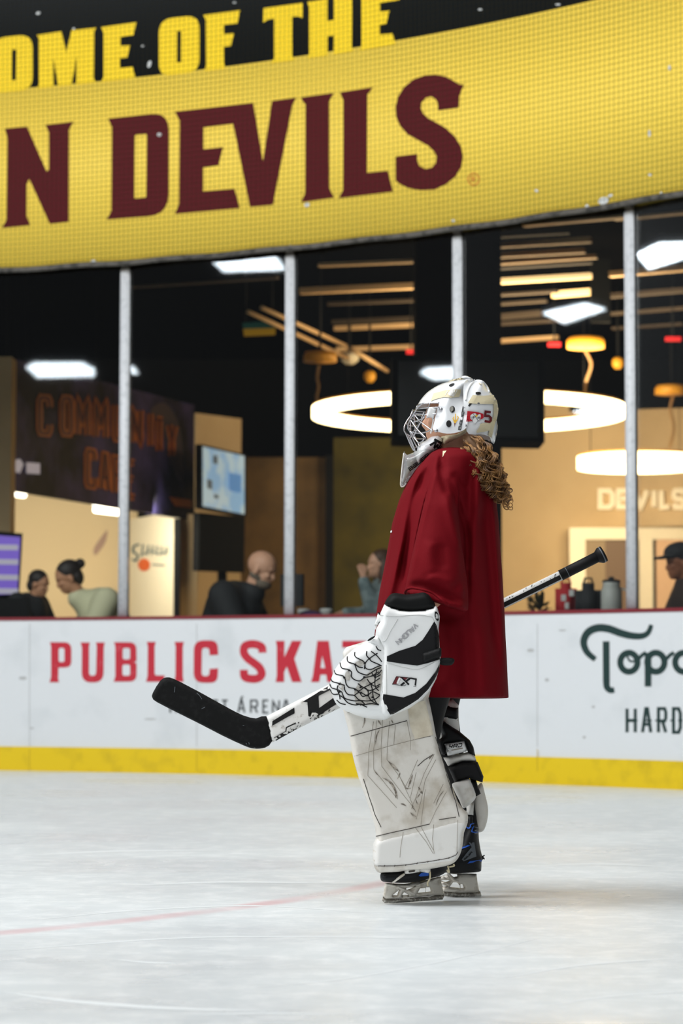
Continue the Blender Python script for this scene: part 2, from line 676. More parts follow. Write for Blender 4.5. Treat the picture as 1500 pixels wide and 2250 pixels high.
def puff(name, outline, Y, half, R, material, parent=None, step=6.0, holes=(), slope=(0, 0), open_test=None, label=None, flat_back=False, power=2.0, smooth=True):
    """solid body whose side view is the traced outline: rounded towards its rim over R pixels, 'half' metres thick each way.
    slope = change of depth per pixel in x and y; open_test(x, y) marks rim edges that keep their width (hollow shells)"""
    V, T, segs = triangulate([outline] + list(holes), step)
    c0 = V.mean(axis=0)
    closed = segs if open_test is None else [s for s in segs if not open_test((s[0][0] + s[1][0]) / 2, (s[0][1] + s[1][1]) / 2)]
    d = seg_dist(closed, V[:, 0], V[:, 1])
    u = np.clip(d / R, 0, 1)
    h = half * (1 - (1 - u) ** power) ** (1.0 / power)
    bm = bmesh.new()
    fr, bk = [], []
    for (x, y), hh in zip(V, h):
        yc = Y + slope[0] * (x - c0[0]) + slope[1] * (y - c0[1])
        fr.append(bm.verts.new(P(x, y, yc - hh)))
        if hh < 1e-6:
            bk.append(fr[-1])
        else:
            # same real outline on the far side (not the same pixel)
            q = P(x, y, yc)
            bk.append(bm.verts.new((q.x, yc + (half * 0.15 * hh / half if flat_back else hh), q.z)))
            fr[-1].co = (q.x, yc - hh, q.z)
    for a, b, c in T:
        bm.faces.new((fr[a], fr[b], fr[c]))
        tri = (bk[c], bk[b], bk[a])
        try:
            bm.faces.new(tri)
        except ValueError:
            pass
    bmesh.ops.remove_doubles(bm, verts=bm.verts, dist=1e-5)
    return mesh_obj(name, bm, material, parent, smooth=smooth, label=label)


class Flat:
    """drawing of filled outlines and pen strokes in pixels, later laid on a surface"""
    def __init__(self):
        self.v, self.f = [], []

    def poly(self, outline, holes=(), step=12.0):
        V, T, _ = triangulate([outline] + list(holes), step)
        s = len(self.v)
        self.v += [tuple(p) for p in V]
        self.f += [tuple(int(i) + s for i in t) for t in T]
        return self

    def stroke(self, pts, width, closed=False, step=8.0):
        pts = [Vector(p[:2]) for p in pts]
        ws = width if isinstance(width, (list, tuple)) else [width] * len(pts)
        q, qw = [], []
        m = len(pts) if closed else len(pts) - 1
        for i in range(m):
            a, b = pts[i], pts[(i + 1) % len(pts)]
            n = max(1, int((b - a).length / step))
            for j in range(n):
                q.append(a.lerp(b, j / n))
                qw.append(ws[i] + (ws[(i + 1) % len(ws)] - ws[i]) * j / n)
        if not closed:
            q.append(pts[-1])
            qw.append(ws[-1])
        s = len(self.v)
        k = len(q)
        for i in range(k):
            a = q[(i - 1) % k] if (closed or i > 0) else q[i]
            b = q[(i + 1) % k] if (closed or i < k - 1) else q[i]
            t1, t2 = (q[i] - a), (b - q[i])
            t1 = t1.normalized() if t1.length > 1e-6 else t2.normalized()
            t2 = t2.normalized() if t2.length > 1e-6 else t1
            t = (t1 + t2)
            t = t.normalized() if t.length > 1e-6 else t1
            nrm = Vector((-t.y, t.x))
            k_ = 1.0 / max(0.55, math.sqrt(max(0.0, (1 + t1.dot(t2)) / 2)))
            o = nrm * (qw[i] * 0.5 * k_)
            self.v.append(tuple(q[i] + o))
            self.v.append(tuple(q[i] - o))
        for i in range(k if closed else k - 1):
            j = (i + 1) % k
            self.f.append((s + 2 * i, s + 2 * i + 1, s + 2 * j + 1, s + 2 * j))
        return self

    def text(self, s, origin, along, upv, width, tracking=1.25, scale_w=1.0):
        """blocky pen letters; along / upv are the pixel vectors of one letter's width and height"""
        o = Vector(origin)
        a, u = Vector(along), Vector(upv)
        for ch in s:
            if ch != ' ':
                for line in GLYPH[ch]:
                    cl = line[0] == line[-1] and len(line) > 2
                    pts = [o + a * p[0] * (0.0 if ch in 'I1' and False else 1.0) + u * p[1] for p in (line[:-1] if cl else line)]
                    self.stroke(pts, width, closed=cl)
            o = o + a * (0.55 if ch == 'I' else tracking)
        return self

    def build(self, name, mapfn, material, parent=None, label=None):
        bm = bmesh.new()
        vs = []
        for p in self.v:
            q = mapfn(p[0], p[1])
            vs.append(bm.verts.new(q) if q is not None else None)
        for f in self.f:
            w_ = [vs[i] for i in f]
            if any(x is None for x in w_):
                continue
            try:
                bm.faces.new(w_)
            except ValueError:
                pass
        for v in [v for v in bm.verts if not v.link_faces]:
            bm.verts.remove(v)
        bm.normal_update()
        # face the viewer's side of the surface
        for f in bm.faces:
            if f.normal.dot(f.calc_center_median() - EYE) > 0:
                f.normal_flip()
        return mesh_obj(name, bm, material, parent, smooth=False, label=label, recalc=False)


GLYPH = {
    'A': [[(0, 0), (0.4, 1), (0.6, 1), (1, 0)], [(0.18, 0.34), (0.82, 0.34)]],
    'B': [[(0, 0), (0, 1), (0.85, 1), (0.95, 0.85), (0.95, 0.62), (0.8, 0.52), (1, 0.42), (1, 0.15), (0.9, 0), (0, 0)], [(0, 0.52), (0.8, 0.52)]],
    'C': [[(1, 0.75), (1, 0.9), (0.85, 1), (0.15, 1), (0, 0.9), (0, 0.1), (0.15, 0), (0.85, 0), (1, 0.1), (1, 0.25)]],
    'D': [[(0, 0), (0, 1), (0.75, 1), (1, 0.8), (1, 0.2), (0.75, 0), (0, 0)]],
    'E': [[(1, 1), (0, 1), (0, 0), (1, 0)], [(0, 0.52), (0.8, 0.52)]],
    'F': [[(1, 1), (0, 1), (0, 0)], [(0, 0.52), (0.8, 0.52)]],
    'G': [[(1, 0.8), (0.85, 1), (0.15, 1), (0, 0.85), (0, 0.15), (0.15, 0), (1, 0), (1, 0.45), (0.6, 0.45)]],
    'H': [[(0, 0), (0, 1)], [(1, 0), (1, 1)], [(0, 0.5), (1, 0.5)]],
    'I': [[(0, 0), (0, 1)]],
    'L': [[(0, 1), (0, 0), (1, 0)]],
    'M': [[(0, 0), (0, 1), (0.5, 0.35), (1, 1), (1, 0)]],
    'N': [[(0, 0), (0, 1), (1, 0), (1, 1)]],
    'O': [[(0.2, 0), (0, 0.15), (0, 0.85), (0.2, 1), (0.8, 1), (1, 0.85), (1, 0.15), (0.8, 0), (0.2, 0)]],
    'P': [[(0, 0), (0, 1), (0.85, 1), (1, 0.85), (1, 0.6), (0.85, 0.45), (0, 0.45)]],
    'R': [[(0, 0), (0, 1), (0.85, 1), (1, 0.85), (1, 0.6), (0.85, 0.48), (0, 0.48)], [(0.55, 0.48), (1, 0)]],
    'S': [[(1, 0.8), (0.85, 1), (0.15, 1), (0, 0.85), (0, 0.62), (0.15, 0.52), (0.85, 0.46), (1, 0.36), (1, 0.14), (0.85, 0), (0.15, 0), (0, 0.2)]],
    'T': [[(0, 1), (1, 1)], [(0.5, 1), (0.5, 0)]],
    'U': [[(0, 1), (0, 0.15), (0.15, 0), (0.85, 0), (1, 0.15), (1, 1)]],
    'V': [[(0, 1), (0.5, 0), (1, 1)]],
    'X': [[(0, 1), (1, 0)], [(0, 0), (1, 1)]],
    'Y': [[(0, 1), (0.5, 0.5), (1, 1)], [(0.5, 0.5), (0.5, 0)]],
    '4': [[(0.75, 0), (0.75, 1), (0, 0.35), (1, 0.35)]],
    '5': [[(0.95, 1), (0.1, 1), (0.05, 0.55), (0.7, 0.6), (1, 0.45), (1, 0.15), (0.8, 0), (0, 0.05)]],
    '9': [[(1, 0.55), (0.15, 0.5), (0, 0.65), (0, 0.9), (0.15, 1), (0.85, 1), (1, 0.9), (1, 0.15), (0.85, 0), (0.1, 0)]],
    # the maker's lettering on the mask: low square a, u and R forms
    'a': [[(0, 0.92), (1, 0.92), (1, 0), (0, 0), (0, 0.46), (1, 0.46)]],
    'u': [[(0, 0.95), (0, 0), (1, 0), (1, 0.95)]],
    'e': [[(1, 0), (0, 0), (0, 0.92), (1, 0.92), (1, 0.46), (0, 0.46)]],
    'r': [[(0, 0), (0, 0.95), (1, 0.95), (1, 0.5), (0.3, 0.5), (1, 0)]],
}


def build_each(flats, name, mapfn, material, parent, label=None):
    for f_ in flats:
        f_.build(name, mapfn, material, parent, label)


class Skin:
    """BVH of one or more meshes; lays pixels on the surface the camera looks at"""
    def __init__(self, objs, off=0.0008):
        self.trees = []
        for o in objs:
            vs = [v.co.copy() for v in o.data.vertices]
            fs = [tuple(p.vertices) for p in o.data.polygons]
            self.trees.append(BVHTree.FromPolygons(vs, fs))
        self.off = off

    def hit(self, px, py, off=None):
        d = ray(px, py).normalized()
        best = None
        for t in self.trees:
            h = t.ray_cast(EYE, d)
            if h[0] is not None and (best is None or h[3] < best[0]):
                best = (h[3], h[1])
        if best is None:
            return None
        off = self.off if off is None else off
        n = best[1] if best[1].dot(d) < 0 else -best[1]
        return EYE + d * (best[0] - off * 0.5) + n * off

    def at(self, off):
        return lambda x, y: self.hit(x, y, off)

    def line(self, bm, pts, r, step=4.0, off=0.0, n=6):
        q = []
        for a, b in zip(pts, pts[1:]):
            k = max(1, int((Vector(b) - Vector(a)).length / step))
            q += [tuple(Vector(a).lerp(Vector(b), j / k)) for j in range(k)]
        q.append(tuple(pts[-1]))
        h = [self.hit(x, y, off) for x, y in q]
        h = [x for x in h if x is not None]
        if len(h) > 1:
            add_tube(bm, h, r, n)


# ================================================================== THE SETTING
PH0, PH1 = 0.0, math.radians(80)


def arc_steps(a, b, n):
    return [a + (b - a) * i / n for i in range(n + 1)]


ARC_PTS = [arc(p, 0) for p in arc_steps(PH0, PH1, 64)]
bm = bmesh.new()
loop = [Vector((-62, ARC_PTS[0].y, 0))] + ARC_PTS + [Vector((ARC_PTS[-1].x, -30, 0)), Vector((-62, -30, 0))]
f = bm.faces.new([bm.verts.new(p) for p in loop])
bmesh.ops.triangulate(bm, faces=[f])
o = mesh_obj('floor', bm, M['ice'], smooth=False)
if o.data.polygons[0].normal.z < 0:
    o.data.flip_normals()
tag(o, 'white ice surface with skate scratches and a faint red circle line', 'ice', kind='structure')

ice_ob = o
for q, w_ in (([(0, 2178), (120, 2196), (260, 2208), (420, 2217), (640, 2221)], 7), ([(250, 2108), (330, 2115), (400, 2116)], 3),
              ([(0, 2090), (180, 2075), (420, 2060), (700, 2058), (1000, 2064)], 2), ([(560, 2170), (760, 2150), (980, 2110), (1180, 2062)], 2), ([(1100, 2150), (1280, 2120), (1500, 2105)], 3),
              ([(1180, 2215), (1330, 2190), (1500, 2180)], 3), ([(300, 1945), (480, 1938), (720, 1940)], 3), ([(60, 1880), (260, 1870), (520, 1868)], 3), ([(1150, 1905), (1300, 1898), (1480, 1905)], 3), ([(380, 2232), (560, 2226), (760, 2229)], 3), ([(90, 2020), (300, 2000), (560, 1990), (800, 2005)], 2)):
    q = crv(q, 6, False)
    Flat().stroke(q, [0.5 + w_ * math.sin(PI * i / (len(q) - 1)) for i in range(len(q))], step=12).build('skate_scratch', lambda x, y: ground(x, y, 0.0003), M['scratch'], ice_ob)

LOUNGE = ARC_PTS + [Vector((9, ARC_PTS[-1].y, 0)), Vector((9, 31, 0)), Vector((-9, 31, 0)), Vector((-9, ARC_PTS[0].y, 0))]
LOUNGE_Z = 4.75
for nm, z, m_, lb, ct in (('floor_lounge', -0.002, 'floor2', 'dark lounge floor behind the rink glass', 'floor'),
                          ('ceiling', LOUNGE_Z, 'black_ceiling', 'black open lounge ceiling behind the glass', 'ceiling')):
    bm = bmesh.new()
    add_prism(bm, [p + Vector((0, 0, z - 0.03)) for p in LOUNGE], [p + Vector((0, 0, z if z < 1 else z + 0.1)) for p in LOUNGE])
    bmesh.ops.triangulate(bm, faces=[f for f in bm.faces if len(f.verts) > 4])
    o = mesh_obj(nm, bm, M[m_], smooth=False)
    tag(o, lb, ct, kind='structure')


def wall(name, a, b, z0, z1, material, label, thick=0.1):
    a, b = Vector(a), Vector(b)
    bm = bmesh.new()
    d = (b - a)
    add_box(bm, ((a.x + b.x) / 2, (a.y + b.y) / 2, (z0 + z1) / 2), (d.length, thick, z1 - z0), math.atan2(d.y, d.x))
    o = mesh_obj(name, bm, material, smooth=False)
    return tag(o, label, 'wall', kind='structure')


wall('wall_back', (-9, 31), (9, 31), 0, LOUNGE_Z, M['black_wall'], 'black rear wall of the lounge')
wall('wall_left', (-9, 17.5), (-9, 31), 0, LOUNGE_Z, M['black_wall'], 'black left side wall of the lounge')
wall('wall_right', (9, 8.7), (9, 31), 0, LOUNGE_Z, M['black_wall'], 'black right side wall of the lounge')
wall('wall_front_left', (-9, 17.6), (-5.7, 17.6), 0, LOUNGE_Z, M['black_wall'], 'black wall closing the lounge left of the boards')
wall('wall_front_right', (4.95, 8.75), (9, 8.75), 0, LOUNGE_Z, M['black_wall'], 'black wall closing the lounge right of the boards')

# ------------------------------------------------------------------ dasher boards


def arc_slab(z0, z1, off0, off1, n=64, a=PH0, b=PH1):
    """curved wall slab between two radii"""
    bm = bmesh.new()
    rings = []
    for p in arc_steps(a, b, n):
        rings.append([arc(p, z0, off0), arc(p, z1, off0), arc(p, z1, off1), arc(p, z0, off1)])
    add_loft(bm, rings)
    return bm


boards = thing('dasher_boards', 'curved white rink boards with yellow kick strip, red cap rail and printed adverts', 'rink boards', arc(math.radians(32), 0))
mesh_obj('board_face', arc_slab(Z_KICK, Z_RAIL - 0.018, 0.0, -0.10), M['board'], boards)
mesh_obj('kick_strip', arc_slab(0.0, Z_KICK, 0.012, -0.10), M['kick'], boards, label='yellow kick strip along the ice')
mesh_obj('cap_rail', arc_slab(Z_RAIL - 0.018, Z_RAIL + 0.004, 0.006, -0.13), M['rail'], boards, label='dark red cap rail')
fl = Flat()
for x in (65, 432, 1180):
    for y0, y1 in ((1370, 1640), (1646, 1695)):
        Flat().stroke([(x, y0), (x, y1)], 1.4, step=60).build('panel_seam', lambda x, y: onwall(x, y, 0.0135 if y > 1643 else 0.0015), M['scuff_board'] if y0 < 1640 else M['kick_seam'], boards)
for o in boards.children:
    flat_smooth(o)

z7, z8 = zoomed(90, 1390, 0.24), zoomed(400, 1390, 0.28)
zt = zoomed(1040, 1330, 0.30667)


def rr(pts, s):
    """scale fillet radii given in photo pixels back into zoom pixels is not needed: radii are photo pixels"""
    return fillet(pts)


fl = Flat()
fl.poly(fillet(z7([(82, 88), (278, 88, 16), (278, 318, 16), (160, 320), (158, 425), (166, 455), (78, 455), (92, 405), (92, 130)])),
        [fillet(z7([(162, 140, 5), (215, 140, 5), (215, 270, 5), (162, 270, 5)]))])
fl.poly(fillet(z7([(362, 90), (447, 90), (440, 130), (440, 395, 8), (503, 395, 8), (510, 130), (503, 90), (583, 90), (575, 140), (572, 457, 22), (372, 457, 22), (375, 140)])))
fl.poly(fillet(z7([(668, 88), (872, 88, 16), (875, 262, 8), (850, 270), (875, 280, 8), (875, 448, 16), (665, 450), (680, 400), (680, 130)])),
        [fillet(z7([(748, 140, 5), (815, 140, 5), (815, 245, 5), (748, 245, 5)])), fillet(z7([(745, 292, 5), (815, 292, 5), (815, 395, 5), (745, 395, 5)]))])
fl.poly(fillet(z7([(968, 85), (1050, 85), (1040, 130), (1040, 392, 5), (1132, 392), (1122, 450), (960, 450), (975, 400), (978, 130)])))
fl.poly(z7([(1222, 85), (1308, 85), (1298, 130), (1298, 400), (1306, 450), (1220, 450), (1230, 400), (1232, 130)]))
fl.poly(fillet(z8([(92, 60, 22), (277, 62, 22), (283, 175), (215, 178), (213, 118, 8), (155, 118, 8), (152, 342, 8), (213, 342, 8), (215, 285), (282, 280), (277, 394, 22), (90, 394, 22)])))
fl.build('lettering', lambda x, y: onwall(x, y, 0.002), M['letter_red'], boards, label='red word PUBLIC')
fl = Flat()
fl.stroke(z8(crv([(630, 158), (622, 112), (560, 90), (495, 104), (484, 155), (512, 200), (560, 236), (606, 275), (624, 322), (603, 354), (555, 364), (492, 348), (484, 292)], 4, False)), 17.5, step=4)
fl.poly(z8([(735, 65), (803, 65), (800, 195), (860, 65), (937, 65), (880, 205), (937, 388), (862, 388), (820, 265), (800, 310), (800, 388), (733, 388), (742, 340), (742, 110)]))
fl.poly(z8([(1060, 65), (1150, 65), (1192, 388), (1138, 388), (1130, 330), (1085, 330), (1075, 388), (1010, 388), (1025, 340)]), [z8([(1098, 180), (1085, 278), (1122, 278)])])
fl.poly(z8([(1255, 65), (1440, 65), (1440, 115), (1375, 115), (1375, 388), (1320, 388), (1320, 115), (1255, 118)]))
fl.build('lettering', lambda x, y: onwall(x, y, 0.002), M['letter_red'], boards, label='red letters SKAT')
fl = Flat()
for ch, x in zip('MULLETT', (374, 394, 413, 430, 447, 466, 487)):
    Flat().text(ch, (x, 1566), (13 if ch != 'E' else 11, 0), (0, -27), 4.2).build('lettering', lambda x, y: onwall(x, y, 0.002), M['letter_grey'], boards, label='small grey letter ' + ch)
fl = Flat()
for ch, x in zip('ARENA', (523, 551, 578, 599, 621)):
    fl.text(ch, (x, 1566), (14 if ch != 'E' else 11, 0), (0, -27), 4.2)
fl.stroke([(530, 1540), (530, 1533), (534, 1530)], 4)
fl.build('lettering', lambda x, y: onwall(x, y, 0.002), M['letter_grey'], boards, label='small grey word ARENA')
fl = Flat()
fl.stroke(zt(crv([(872, 388), (812, 335), (788, 262), (818, 195), (885, 163), (965, 168), (1050, 198), (1130, 218), (1205, 220), (1250, 195), (1273, 140)], 5, False)),
          [8.5 + 8.5 * math.sin(PI * min(1, 0.12 + 0.86 * i / 50)) for i in range(51)], step=4)
fl.stroke(zt([(949, 258), (951, 545)]), 15)
fl.stroke(zt(crv([(951, 540), (955, 585), (978, 608), (1008, 606)], 4, False)), [15.0 - 0.25 * i for i in range(13)], step=3)
for cx in (1112, 1305, 1505):
    ring = [(cx + 62 * math.cos(t), 408 + 68 * math.sin(t)) for t in np.linspace(0, 2 * PI, 24, endpoint=False)]
    fl.stroke(zt(ring), 13.5, closed=True, step=5)
fl.stroke(zt([(1249, 340), (1249, 582)]), 14.5)
for cx in (1185, 1385):
    fl.stroke(zt([(cx - 12, 392), (cx + 20, 358), (cx + 50, 338)]), 8)
fl.stroke(zt(crv([(1100, 362), (1118, 398), (1150, 400), (1165, 372)], 3, False)), 4.5, step=3)
fl.build('lettering', lambda x, y: onwall(x, y, 0.002), M['letter_green'], boards, label='dark green script letters Topo')
fl = Flat()
for ch, x, wd in (('H', 1377, 18), ('A', 1411, 18), ('R', 1446, 16), ('D', 1479, 15)):
    fl.text(ch, (x, 1609), (wd, 0), (0, -52), 7.0)
for x in (1383, 1395, 1416, 1426, 1444, 1477, 1494):
    fl.stroke([(x - 5, 1583), (x + 5, 1583)], 4)
fl.build('lettering', lambda x, y: onwall(x, y, 0.002), M['letter_green'], boards, label='dark green letters HARD')
fl = Flat()
for x, y, a, b in ((1165, 1429, 8, 4), (1201, 1494, 5, 4), (1303, 1553, 4, 3), (1283, 1620, 4, 3), (50, 1490, 9, 4), (330, 1580, 14, 2), (70, 1600, 5, 2), (1235, 1385, 9, 2)):
    fl = Flat().poly([(x + a * math.cos(t), y + b * math.sin(t)) for t in np.linspace(0, 2 * PI, 10, endpoint=False)])
    fl.build('scuff_mark', lambda x, y: onwall(x, y, 0.0015), M['scuff_board'], boards)

# ------------------------------------------------------------------ banner above the glass
BAN_OFF = 0.03
banner = thing('banner', 'huge curved yellow banner reading OME OF THE and N DEVILS above the glass', 'banner', arc(math.radians(32), Z_BAN))
mesh_obj('yellow_panel', arc_slab(Z_BAN, Z_SPLIT, BAN_OFF, BAN_OFF - 0.02), M['banner_yellow'], banner)
mesh_obj('black_panel', arc_slab(Z_SPLIT, Z_TOP, BAN_OFF, BAN_OFF - 0.02), M['banner_black'], banner, label='black upper panel of the banner')
za, zb, zc_ = zoomed(0, 0, 0.2), zoomed(300, 0, 0.2), zoomed(600, 0, 0.2)
fl = Flat()
fl.poly(fillet([(-16, 84, 30), (71.6, 75, 30), (71.6, 196, 26), (-16, 206, 26)]), [fillet(za([(133, 548, 2), (178, 544, 2), (174, 880, 2), (130, 886, 2)]))])
fl.poly(za([(405, 385), (675, 345), (728, 580), (785, 335), (1055, 305), (1035, 350), (1030, 860), (1052, 905), (838, 928), (842, 610), (785, 935), (640, 946), (585, 630), (590, 952), (408, 975), (425, 930), (425, 420)]))
fl.poly(za([(1108, 300), (1497, 245), (1465, 385), (1325, 405), (1325, 503), (1430, 498), (1395, 635), (1318, 642), (1320, 745), (1455, 733), (1487, 855), (1108, 900), (1138, 850), (1138, 360)]))
fl.build('lettering', lambda x, y: onwall(x, y, BAN_OFF + 0.003), M['banner_letter'], banner, label='bright yellow letters OME')
fl = Flat()
fl.poly(fillet([(349, 42.5, 30), (438, 33, 30), (438, 157, 26), (349, 168, 26)]), [fillet(zb([(445, 345, 2), (489, 340, 2), (489, 685, 2), (443, 690, 2)]))])
fl.poly(zb([(733, 165), (1137, 113), (1105, 260), (957, 278), (958, 375), (1067, 366), (1035, 505), (957, 516), (958, 700), (978, 752), (743, 780), (762, 720), (760, 220)]))
fl.build('lettering', lambda x, y: onwall(x, y, BAN_OFF + 0.003), M['banner_letter'], banner, label='bright yellow word OF')
fl = Flat()
fl.poly([(579, 18), (665, 6), (665, 39.5), (654, 36), (641.6, 37), (641.6, 122), (647, 132), (595, 138.5), (602, 128), (602, 41), (588, 43.5), (578, 49.5)])
fl.poly(zc_([(375, 20), (595, -12), (595, 232), (665, 220), (665, -22), (868, -52), (862, 515), (885, 560), (662, 600), (665, 392), (597, 400), (597, 610), (373, 640), (395, 600), (395, 80)]))
fl.poly(zc_([(948, -68), (1420, -138), (1385, 0), (1173, 32), (1175, 128), (1277, 118), (1240, 262), (1170, 275), (1172, 380), (1312, 366), (1342, 484), (945, 555), (970, 510), (970, -20)]))
fl.build('lettering', lambda x, y: onwall(x, y, BAN_OFF + 0.003), M['banner_letter'], banner, label='bright yellow word THE')
z4_, z5_, z6_ = zoomed(0, 220, 0.266667), zoomed(360, 180, 0.266667), zoomed(650, 150, 0.266667)
fl = Flat()
fl.poly(z4_([(38, 236), (222, 218), (385, 590), (403, 570), (403, 265), (372, 205), (607, 177), (568, 240), (565, 1003), (410, 1020), (240, 648), (220, 690), (218, 955), (249, 1030), (16, 1054), (55, 985), (62, 310)]))
fl.build('lettering', lambda x, y: onwall(x, y, BAN_OFF + 0.003), M['maroon'], banner, label='maroon letter N')
fl = Flat()
fl.poly(fillet(z4_([(890, 152), (1390, 98, 40), (1387, 945, 45), (878, 984), (918, 915), (922, 225)])), [fillet(z4_([(1110, 286, 4), (1211, 278, 4), (1206, 800, 4), (1106, 812, 4)]))])
fl.poly(z5_([(90, 245), (735, 172), (815, 655), (890, 157), (1092, 129), (1058, 185), (897, 1012), (708, 1030), (570, 345), (325, 375), (325, 555), (487, 537), (448, 688), (323, 705), (322, 902), (580, 880), (624, 1040), (90, 1088), (124, 1010), (130, 320)]))
fl.poly(z6_([(36, 241), (312, 202), (272, 270), (272, 985), (312, 1066), (43, 1104), (75, 1030), (78, 300)]))
fl.poly(z6_([(362, 199), (634, 157), (588, 215), (585, 862), (755, 845), (798, 1016), (352, 1071), (390, 1000), (392, 270)]))
fl.poly(z6_([(1382, 135), (1345, 225), (1340, 325), (1172, 348), (1165, 280), (1140, 245), (1108, 232), (1065, 245), (1035, 280), (1028, 325), (1045, 370), (1085, 410), (1150, 445), (1230, 490), (1310, 565),
             (1360, 650), (1375, 730), (1360, 815), (1310, 895), (1235, 955), (1140, 1000), (1020, 1005), (920, 985), (850, 950), (820, 925), (820, 728), (998, 705), (998, 760), (1015, 805), (1065, 830),
             (1115, 820), (1150, 785), (1158, 730), (1140, 690), (1090, 640), (1000, 590), (920, 545), (860, 480), (825, 405), (818, 320), (840, 235), (890, 155), (970, 90), (1060, 58), (1150, 52), (1235, 70), (1300, 105), (1345, 133)]))
fl.build('lettering', lambda x, y: onwall(x, y, BAN_OFF + 0.003), M['maroon'], banner, label='maroon word DEVILS')
fl = Flat()
fl.stroke([(1040 + 12 * math.cos(t), 394 + 13 * math.sin(t)) for t in np.linspace(0, 2 * PI, 18, endpoint=False)], 2.2, closed=True)
fl.text('R', (1036, 400), (7, 0), (0, -11), 2)
fl.build('lettering', lambda x, y: onwall(x, y, BAN_OFF + 0.003), M['sign_orange'], banner, label='small ringed R mark')
fl = Flat()
for x, y, a, b, t0 in ((84, 29, 5, 3, -0.3), (162, 63, 3, 2, 0), (328, 141, 4, 8, 0.3), (350, 296, 5, 4, 0), (313, 101, 3, 2, 0), (515, 6, 4, 2, 0), (1054, 21, 5, 2, 0), (1225, 10, 6, 2, 0), (1325, 441, 12, 8, -0.3), (1340, 430, 6, 3, -0.4),
                       (1289, 453, 4, 4, 0), (1178, 419, 4, 3, 0.4), (995, 485, 4, 3, 0), (1470, 149, 3, 6, 0), (1426, 293, 3, 8, 0), (674, 450, 6, 5, -0.5), (205, 575, 6, 4, 0), (1452, 426, 3, 5, 0), (1427, 384, 4, 3, 0), (637, 541, 4, 3, 0)):
    c, s = math.cos(t0), math.sin(t0)
    fl = Flat().poly([(x + a * math.cos(t) * c - b * math.sin(t) * s, y + a * math.cos(t) * s + b * math.sin(t) * c) for t in np.linspace(0, 2 * PI, 10, endpoint=False)])
    fl.build('scuff_mark', lambda x, y: onwall(x, y, BAN_OFF + 0.005), M['scuff'], banner)
bm = bmesh.new()
pts = [arc(p, Z_BAN - 0.012 + 0.004 * math.sin(p * 90), BAN_OFF + 0.005) for p in arc_steps(PH0, PH1, 160)]
add_tube(bm, pts, 0.019, 8)
mesh_obj('hem_rail', bm, M['rope'], banner, label='grey rail along the bottom hem')

# protective netting hung in front of the banner, thin knotted cord
bm = bmesh.new()
NET_OFF, CELL = 0.075, 0.036


def strip(bm, pts, wv):
    vs = [(bm.verts.new(p - wv), bm.verts.new(p + wv)) for p in pts]
    for a, b in zip(vs, vs[1:]):
        bm.faces.new((a[0], a[1], b[1], b[0]))


a0, a1 = math.radians(4), math.radians(62)
nz = int((5.5 - Z_BAN) / CELL)
for i in range(nz):
    z = Z_BAN + 0.02 + i * CELL
    add_tube(bm, [arc(p, z, NET_OFF + 0.012 * math.sin(p * 23 + z)) for p in arc_steps(a0, a1, 76)], 0.0014, 3)
na = int((a1 - a0) * ARC_R / CELL)
for i in range(na):
    p = a0 + i * CELL / ARC_R
    add_tube(bm, [arc(p, z, NET_OFF + 0.012 * math.sin(p * 23 + z)) for z in (Z_BAN + 0.0, 4.2, 4.85, 5.5)], 0.0014, 3)
o = mesh_obj('safety_netting', bm, M['net'])
tag(o, 'fine mesh of safety netting hanging in front of the banner', 'netting')

# ------------------------------------------------------------------ glass and posts
POST_PX = (263, 627, 997, 1377)
PH = [arc_angle(x) for x in POST_PX]
PHX = [PH[0] - 2 * (PH[1] - PH[0]), PH[0] - (PH[1] - PH[0])] + PH + [2 * PH[3] - PH[2], 3 * PH[3] - 2 * PH[2]]
GL_OFF = -0.055
post_words = ('far-left post beside the cafe sign lettering', 'post between the cafe screen and the ring lamp', 'post directly behind the goalie mask', 'rightmost post in front of the door')
for i, p in enumerate(PH):
    root = thing('glass_post', 'pale grey metal glass post, ' + ('first from the left, over the word PUBLIC', 'second from the left, beside the bald man', 'third from the left, behind the goalie mask', 'fourth from the left, in front of the DEVILS sign')[i],
                 'post', arc(p, Z_RAIL, GL_OFF), 'posts holding the rink glass')
    rot = Matrix.Rotation(-p, 3, 'Z')
    bm = bmesh.new()
    vs = add_box(bm, arc(p, (Z_RAIL + Z_BAN) / 2 - 0.02, GL_OFF), (0.066, 0.05, Z_BAN - Z_RAIL - 0.05), rot=rot)
    bmesh.ops.bevel(bm, geom=bm.edges[:], offset=0.006, segments=2, affect='EDGES')
    mesh_obj('upright', bm, M['post'], root)
    bm = bmesh.new()
    add_box(bm, arc(p, Z_BAN + 0.03, GL_OFF), (0.05, 0.04, 0.13), rot=rot)
    mesh_obj('post_cap', bm, M['rope'], root, smooth=False)
pane_words = ('first glass pane, left of the far-left post', 'glass pane between the first and second posts, before the cafe sign end', 'glass pane between the second and third posts, before the ring lamp',
              'glass pane between the third and fourth posts, before the black column', 'glass pane right of the fourth post, before the door')
for i in range(1, 6):
    a, b = PHX[i] + 0.0034, PHX[i + 1] - 0.0034
    A, B = arc(a, Z_RAIL + 0.006, GL_OFF), arc(b, Z_RAIL + 0.006, GL_OFF)
    n = Vector((math.sin((a + b) / 2), math.cos((a + b) / 2), 0)) * 0.006
    bm = bmesh.new()
    zz = Vector((0, 0, Z_BAN - Z_RAIL + 0.02))
    add_prism(bm, [A - n, B - n, B + n, A + n], [A - n + zz, B - n + zz, B + n + zz, A + n + zz])
    o = mesh_obj('rink_glass', bm, M['glass'], smooth=False)
    tag(o, 'clear ' + pane_words[i - 1], 'glass', 'panes of rink glass')
